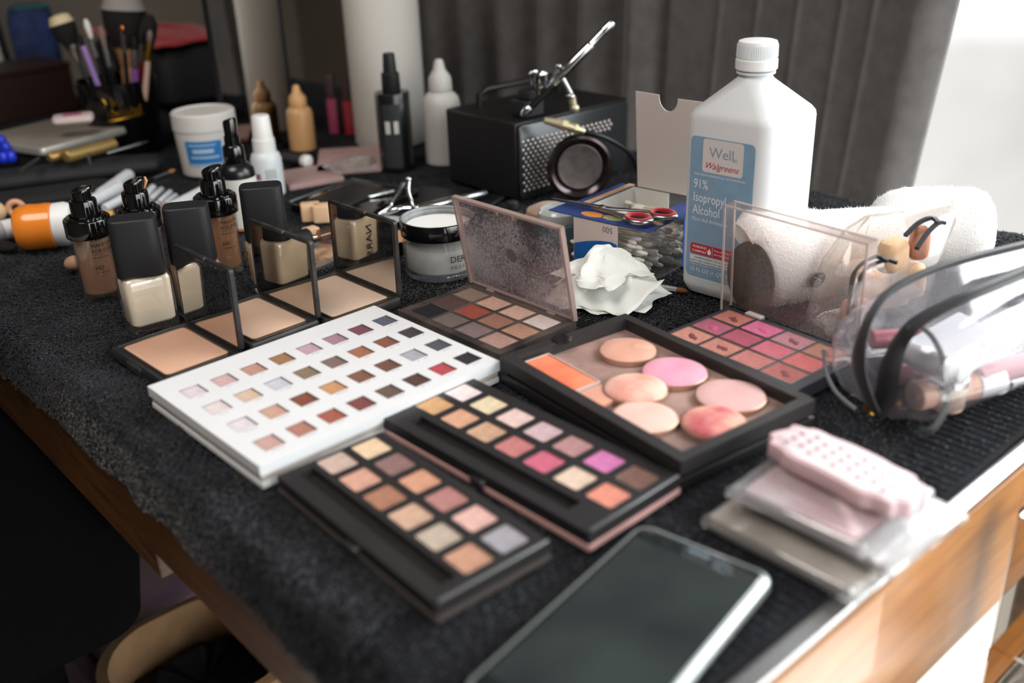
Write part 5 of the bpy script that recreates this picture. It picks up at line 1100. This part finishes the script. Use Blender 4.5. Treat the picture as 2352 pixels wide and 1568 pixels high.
# ------------------------------------------------------------------ clutter in the middle distance
PPR = mat('pink_paper', 'b0918e', .6, var=.06, vs=20)
for k, (q_, lb_, z) in enumerate(((((725, 395), (735, 340), (876, 332), (868, 380)), 'dusty pink cardboard sleeve in front of the black spray bottle', 1), (((648, 398), (752, 372), (765, 402), (655, 432)), 'dusty pink flat box left of the pink sleeve', 1))):
    loc, t, w, l = fitrect(q_, .008); o = thing('pink_box', lb_, 'box', loc, t); part('carton', M().rp(w, l, 1, 0, 7, .5), PPR, o); part('flap', M().box(-w/2, w/2, l/2-.5, l/2+6, 6, 6.8), PPR, o)
o = thing('blister_pack', 'crumpled clear plastic blister lying on the pink sleeve', 'plastic wrap', W(808, 385, .008), .4)
X, Y, Z = crumple(30, 26, .08, .05, .022, 3, lambda x, y: x*0+.5); part('film', gridmesh('film', X, Y, Z), CLEARB, o, solid=.3)
o, L, T_ = lay('mascara_tube', 'dark tube with a round white end behind the small white spray bottle', 'cosmetic tube', 652, 362, .012, 708, 371, .012); part('tube_body', M().tube([(0, 0, 0), (L-12, 0, 0)], 8, 16, T=T_), mat('dark_tube', '2d2a2b', .3), o); part('cap', M().tube([(L-12, 0, 0), (L-8, 0, 0), (L, 0, 0), (L+5, 0, 0)], [7, 10, 10, 5], 18, T=T_), WHITEP, o)
loc, t, w, l = fitrect(((688, 462), (810, 405), (935, 440), (825, 500)), .012)
o = thing('palette_case', 'shiny black palette case with a grey edge behind the rearmost compact', 'palette', loc, t); part('case_base', M().rp(w, l, 4, 0, 10, 1), BLACKG, o); part('edge_strip', M().tube([(-w/2, l/2, 12), (w/2, l/2, 12), (w/2, -l/2, 12)], 1.6, 8), STEEL, o); part('case_lid', M().rp(w*.8, l*.55, 3, 10.2, 13, .6, cx=0, cy=l*.1), BLACKP, o)
cl0 = W(905, 500); o = thing('lash_curler', 'chrome eyelash curler standing on its handles behind the powder jar', 'eyelash curler', cl0)
def lcu(u, v, z): return tuple((W(u, v, z)-cl0)*1000)
part('arm', M().tube(smooth_path([lcu(868, 492, .005), lcu(900, 470, .012), lcu(915, 445, .026), lcu(928, 418, .040)]), 2.6, 10), CHROME, o)
part('arm', M().tube(smooth_path([lcu(958, 492, .004), lcu(948, 468, .014), lcu(938, 440, .028), lcu(940, 412, .042)]), 2.6, 10), CHROME, o)
part('hinge_pin', M().ell(lcu(939, 412, .042), 4, 4, 4, 12, 8), CHROME, o)
part('lash_clamp', M().tube(smooth_path([lcu(872, 500, .004), lcu(890, 488, .010), lcu(915, 480, .014), lcu(940, 478, .012)]), 4, 10), CHROME, o)
part('finger_ring', M().torus(lcu(902, 505, .004), 11, 2.2, 28, 8, .8), STEEL, o)
for args, r__, c_, c2_, nm, cat, lb_ in (((955, 482, .008, 1118, 442, .012), 6.5, CHROME, STEEL, 'silver_pen', 'pen', 'bright silver pen-shaped tube lying behind the powder jar'), ((930, 510, .006, 1050, 480, .008), 6, mat('lilac_tube', 'a99bc9', .3, coat=.4), mat('lilac_tube', 'a99bc9', .3), 'lilac_tube', 'cosmetic tube', 'lilac tube directly behind the jar rim'),
        ((846, 452, .012, 905, 438, .014), 3.2, CHROME, STEEL, 'tweezers', 'tweezers', 'short chrome stick on the black palette case')):
    o, L, T_ = lay(nm, lb_, cat, *args); part('barrel', M().tube([(0, 0, 0), (2, 0, 0), (L*.7, 0, 0)], [r__*.8, r__, r__], 16, T=T_), c_, o); part('cap', M().tube([(L*.7, 0, 0), (L*.98, 0, 0), (L, 0, 0)], [r__*.85, r__*.8, r__*.6], 16, T=T_), c2_, o)
o = thing('shadow_pot', 'small pale silver eyeshadow pot behind the powder jar', 'pot', W(897, 515)); part('pot_body', M().lathe([(0, 0), (16, 0), (16.5, 5), (15, 6)], 28), BLACKG, o); part('powder', M().lathe([(14.6, 4), (14.6, 6.2), (0, 6.4)], 28), mat('pale_silver', 'b6b8bb', .5), o)
o = thing('bronzer_compact', 'peach bronze compact peeking between the rearmost compact and the jar', 'powder compact', W(905, 572), .4); part('compact_base', M().lathe([(0, 0), (24, 0), (25, 3), (25, 14), (23, 15)], 36), BLACKG, o); part('powder', M().lathe([(22.5, 10), (22.5, 15.4), (0, 15.8)], 36), mat('peach_bronze', 'd79f78', .4, metal=.2), o)
for k, (u, v, z, a, s_, lb_) in enumerate(((716, 497, .0, .2, (24, 20, 22), 'beige cube-shaped sponge behind the rearmost compact, left one'), (742, 500, .0, .1, (22, 20, 22), 'beige cube-shaped sponge behind the rearmost compact, right one'), (716, 540, .0, .7, (18, 16, 14), 'small beige wedge sponge in front of the two cube sponges'))):
    o = thing('sponge_block', lb_, 'sponge', W(u, v+8, z), a, 'beige foam blocks'); part('foam', M().rp(s_[0], s_[1], 3, 0, s_[2], 1.5), SPG, o)
o, L, T_ = lay('brush_bottle', 'black-capped brush bottle lying behind the middle compact', 'bottle', 668, 556, .013, 722, 545, .013); part('cap', M().tube([(0, 0, 0), (2, 0, 0), (L*.75, 0, 0), (L*.85, 0, 0)], [8, 12, 12.5, 10], 22, T=T_), BLACKM, o); part('neck', M().tube([(L*.85, 0, 0), (L*1.1, 0, 0)], [4, 3], 14, T=T_), CHROME, o); part('glass_body', M().tube([(L*1.1, 0, 0), (L*1.2, 0, 0), (L*2.1, 0, 2)], [3, 8, 8], 14, T=T_), clear('smoky_glass', tint='d9b79d', gloss=.1, haze=.2, hazecol='b99478'), o)
loc, t, w, l = fitrect(((668, 590), (745, 545), (800, 570), (725, 620)), .006); o = thing('clear_tray', 'small clear tray with brown residue behind the middle compact', 'tray', loc, t); part('tray_body', M().plate(w, l, 0, 8, [(0, 0, w-4, l-4, 6)]), clear('tray_clear', gloss=.12, haze=.12), o, smooth=0); part('residue', M().box(-w/2+2.2, w/2-2.2, -l/2+2.2, l/2-2.2, 2.05, 2.6), mat('residue', '7a5a48', .7, col2='c19b7c', vs=60), o)
o = thing('blue_jar', 'teal jar with a shiny white lid half hidden behind the dusty open lid', 'jar', W(1285, 545)); part('jar_body', M().lathe([(0, 0), (24, 0), (26, 2), (26, 20), (24, 22)], 36), mat('teal_glass', '2f6d7c', .15, coat=.5), o); part('lid', M().lathe([(25, 22), (25.5, 23), (25, 33), (22, 36), (0, 37)], 36), mat('white_lid', 'cfd5d5', .15, coat=.6), o)
o = thing('powder_puff', 'tan velour powder puff behind the teal jar', 'powder puff', W(1262, 505), 0); part('puff', M().lathe([(0, 0), (26, 0), (30, 6), (28, 14), (18, 19), (0, 21)], 36), mat('tan_velour', 'a98670', .95, sheen=.4), o)
for k, (u, v, r__) in enumerate(((1178, 470, 7), (1195, 492, 6), (1222, 478, 5))):
    o = thing('screw_cap', ['dark metal cap beside the compressor foot', 'small dark metal cap in front of the compressor', 'little steel cap right of the other two'][k], 'cap', W(u, v+8)); part('cap', M().lathe([(0, 0), (r__, 0), (r__*1.1, 2), (r__, r__*1.2), (r__*.5, r__*1.5), (0, r__*1.5)], 18), mat('dark_metal', '6d6a68', .3, .8), o)
loc, t, w, l = fitrect(((890, 470), (960, 420), (1150, 450), (1080, 500)), .004); o = thing('black_folder', 'flat black zip folder under the chrome tools', 'case', loc, t); part('cover', M().rp(w, l, 5, 0, 3.5, .8), mat('folder_black', '1b1b1e', .45, bump=.1), o); part('piping', M().tube([(-w/2, -l/2, 2), (w/2, -l/2, 2)], 1.4, 6), ZIP, o)

# ------------------------------------------------------------------ far left beyond the cup
o = thing('wooden_box', 'dark brown wooden box at the far left behind the tablet', 'box', D(.565, 2.12), ANG+.1); part('box_body', M().box(-110, 110, -70, 60, 0, 82), mat('dark_mahogany', '2c1712', .5), o, bevel=2); part('box_lid', M().box(-112, 112, -72, 62, 82.4, 92), mat('dark_mahogany', '2c1712', .5), o, bevel=2)
for k, (u, v, c_, lb_) in enumerate(((168, 282, 'b9a49a', 'lower pale packet left of the brush cup'), (170, 262, 'c2b0ae', 'upper white packet with a pink blot left of the brush cup'))):
    o = thing('small_packet', lb_, 'packet', W(u, v+ (0 if k == 0 else 20), .072+ k*.014), .3); part('packet_body', M().rp(56, 36, 8, 0, 12, 4), mat('packet_'+c_, c_, .5), o)
    if k: part('print', M().rp(26, 18, 6, 12, 12.6, .2), mat('packet_pink', 'a04a70', .5), o)
b2 = 2.2
o = thing('red_cloth', 'folded red cloth lying over the black bag behind the brush cup', 'cloth', D(.86, 2.03, .123), ANG)
X, Y, Z = crumple(30, 24, .16, .34, .03, 21, lambda x, y: x*0+.6); part('cloth', gridmesh('cloth', X, Y, Z), mat('red_fabric', 'b01b26', .8, sheen=.3), o, solid=2)
o = thing('black_bag', 'large black bag standing behind the brush cup', 'bag', D(.86, 2.03), ANG); part('bag_body', M().rp(170, 330, 30, 0, 118, 20), mat('bag_black', '151517', .6, bump=.2), o); part('handle', M().tube(smooth_path([(-84, -60, 120), (-96, -50, 60), (-96, 30, 60), (-84, 40, 120)]), 4, 8), BLACKP, o)
o = thing('white_box', 'pale box standing on the back of the desk behind the red cloth', 'box', D(1.02, 1.98), ANG); part('carton', M().box(-30, 30, -38, 38, 0, 262), mat('pale_carton', 'a39a93', .7), o, bevel=1); part('carton_lid', M().box(-31, 31, -39, 39, 262, 272), mat('pale_carton', 'a39a93', .7), o, bevel=1)
o = thing('blue_pouch', 'dark blue patterned pouch at the far left under the wall', 'pouch', D(.70, 2.30), ANG); part('pouch_body', M().loft([[(x*k, y*k, z) for x, y in rr(90, 60, 24, 6)] for k, z in ((.8, 0), (1, 20), (1, 150), (.85, 175), (.6, 182))]), mat('navy_cloth', '1b2444', .7, col2='2c3f75', vs=50), o); part('trim', M().tube([(-36, -24, 178), (36, -24, 178)], 4, 8), mat('teal_trim', '2e6a66', .6), o)
o = thing('leaning_board', 'pale board in a dark frame leaning at the far left edge', 'board', D(.62, 2.32), rot=(math.radians(-6), 0, ANG+.25)); part('panel', M().box(-170, 20, 0, 8, 0, 600), mat('pale_board', 'b5b9ae', .6), o); part('frame', M().box(20, 34, -6, 12, 0, 600), BLACKP, o)


# ------------------------------------------------------------------ under and beside the desk
ch = thing('chair', 'black upholstered stool in the dark below the front edge of the desk', 'stool', D(.065, 1.255, -.72), ANG)
VEL = mat('black_velvet', '060607', .95, spec=.1)
def sl_(w_, l_, r_, z): return [(x, y, z) for x, y in rr(w_, l_, r_, 7)]
part('seat', M().loft([sl_(380, 520, 60, 330), sl_(440, 580, 60, 350), sl_(470, 616, 60, 480), sl_(466, 612, 60, 500), sl_(440, 570, 60, 516), sl_(250, 350, 70, 522)]), VEL, ch)
part('skirt', M().loft([sl_(280, 330, 40, 20), sl_(290, 340, 60, 200), sl_(300, 360, 66, 340)], c1=False), VEL, ch)
for x, y in ((-120, -140), (-120, 140), (120, -140), (120, 140)): part('leg', M().tube([(x, y, 40), (x, y, 0)], [16, 12], 10), BLACKP, ch)
o = thing('rug', 'dark blue-grey rug on the floor under the desk', 'rug', D(.60, 1.3, -.7185), ANG); part('weave', M().rp(780, 1500, 10, 0, 6, 2), mat('rug_bluegrey', '3c444d', .95, var=.15, vs=30, bump=.3), o)
FZ = -.712
o = thing('tote_bag', 'open tan canvas bag with a dark inside, on the floor under the desk', 'bag', D(.345, 1.03, FZ), ANG+.0)
part('bag_wall', M().loft([[(x, y, z) for x, y in rr(a_, b_, r__, 8)] for a_, b_, r__, z in ((190, 180, 60, 0), (225, 212, 80, 60), (236, 222, 90, 190), (240, 226, 92, 212), (214, 200, 84, 214), (206, 192, 84, 190), (200, 186, 80, 30))]), mat('tan_canvas', '8a6c4c', .85, var=.1, vs=30, bump=.2), o)
part('lining', M().loft([[(x, y, z+6*math.sin(i*1.7)) for i, (x, y) in enumerate(rr(190*k, 176*k, 60*k, 8))] for k, z in ((1, 60), (.95, 150), (.6, 170), (.2, 160))]), mat('dark_lining', '0e0d10', .9), o)
o = thing('folded_blanket', 'folded lilac and cream blanket on the floor under the desk', 'blanket', D(.37, 1.30, FZ), ANG+.1)
for k in range(3): part('fold', M().rp(240-5*k, 250-6*k, 24, k*62, k*62+60, 18), mat('lilac_fleece', '856a7e', .95, col2='9a8578', vs=5, bump=.3, bs=200), o)
o = thing('cushion', 'terracotta cushion on the floor behind the lilac blanket', 'cushion', D(.42, 1.60, FZ), ANG)
part('cover', M().loft([[(x, y, z) for x, y in rr(260*k, 260*k, 50*k, 7)] for k, z in ((.7, 0), (.95, 30), (1, 110), (.95, 190), (.7, 225), (.2, 240))]), mat('terracotta', '7d3b20', .9, col2='8f6a4a', vs=4, bump=.2), o)
C = W(2300, 1456, -.135); print('C', AB(C)); st = thing('side_table', 'polished chrome frame table standing beside the desk by the window', 'table', (C[0], C[1], -.72), ANG)
# local: origin at the near-left leg foot, -x towards the camera, +y towards the desk
PC = mat('polished_chrome', 'e6e2dd', .04, 1.)
for x, y in ((0, 0), (-420, 0), (0, -420), (-420, -420)): part('leg', M().box(x-18, x+18, y-40, y, 0, 700), PC, st, bevel=1)
for x0_, x1_, y0_, y1_ in ((-402, -18, -40, 0), (-402, -18, -460, -420), (-18, 18, -420, -40), (-438, -402, -420, -40)): part('rail', M().box(x0_, x1_, y0_, y1_, 547, 585), PC, st, bevel=1)
for x0_, x1_, y0_, y1_ in ((-402, -18, -40, 0), (-402, -18, -460, -420), (-18, 18, -420, -40), (-438, -402, -420, -40)): part('rail', M().box(x0_, x1_, y0_, y1_, 0, 38), PC, st, bevel=1)
part('shelf', M().box(-402, -18, -420, -40, 553, 563), mat('white_shelf', 'e9e7e3', .25), st)
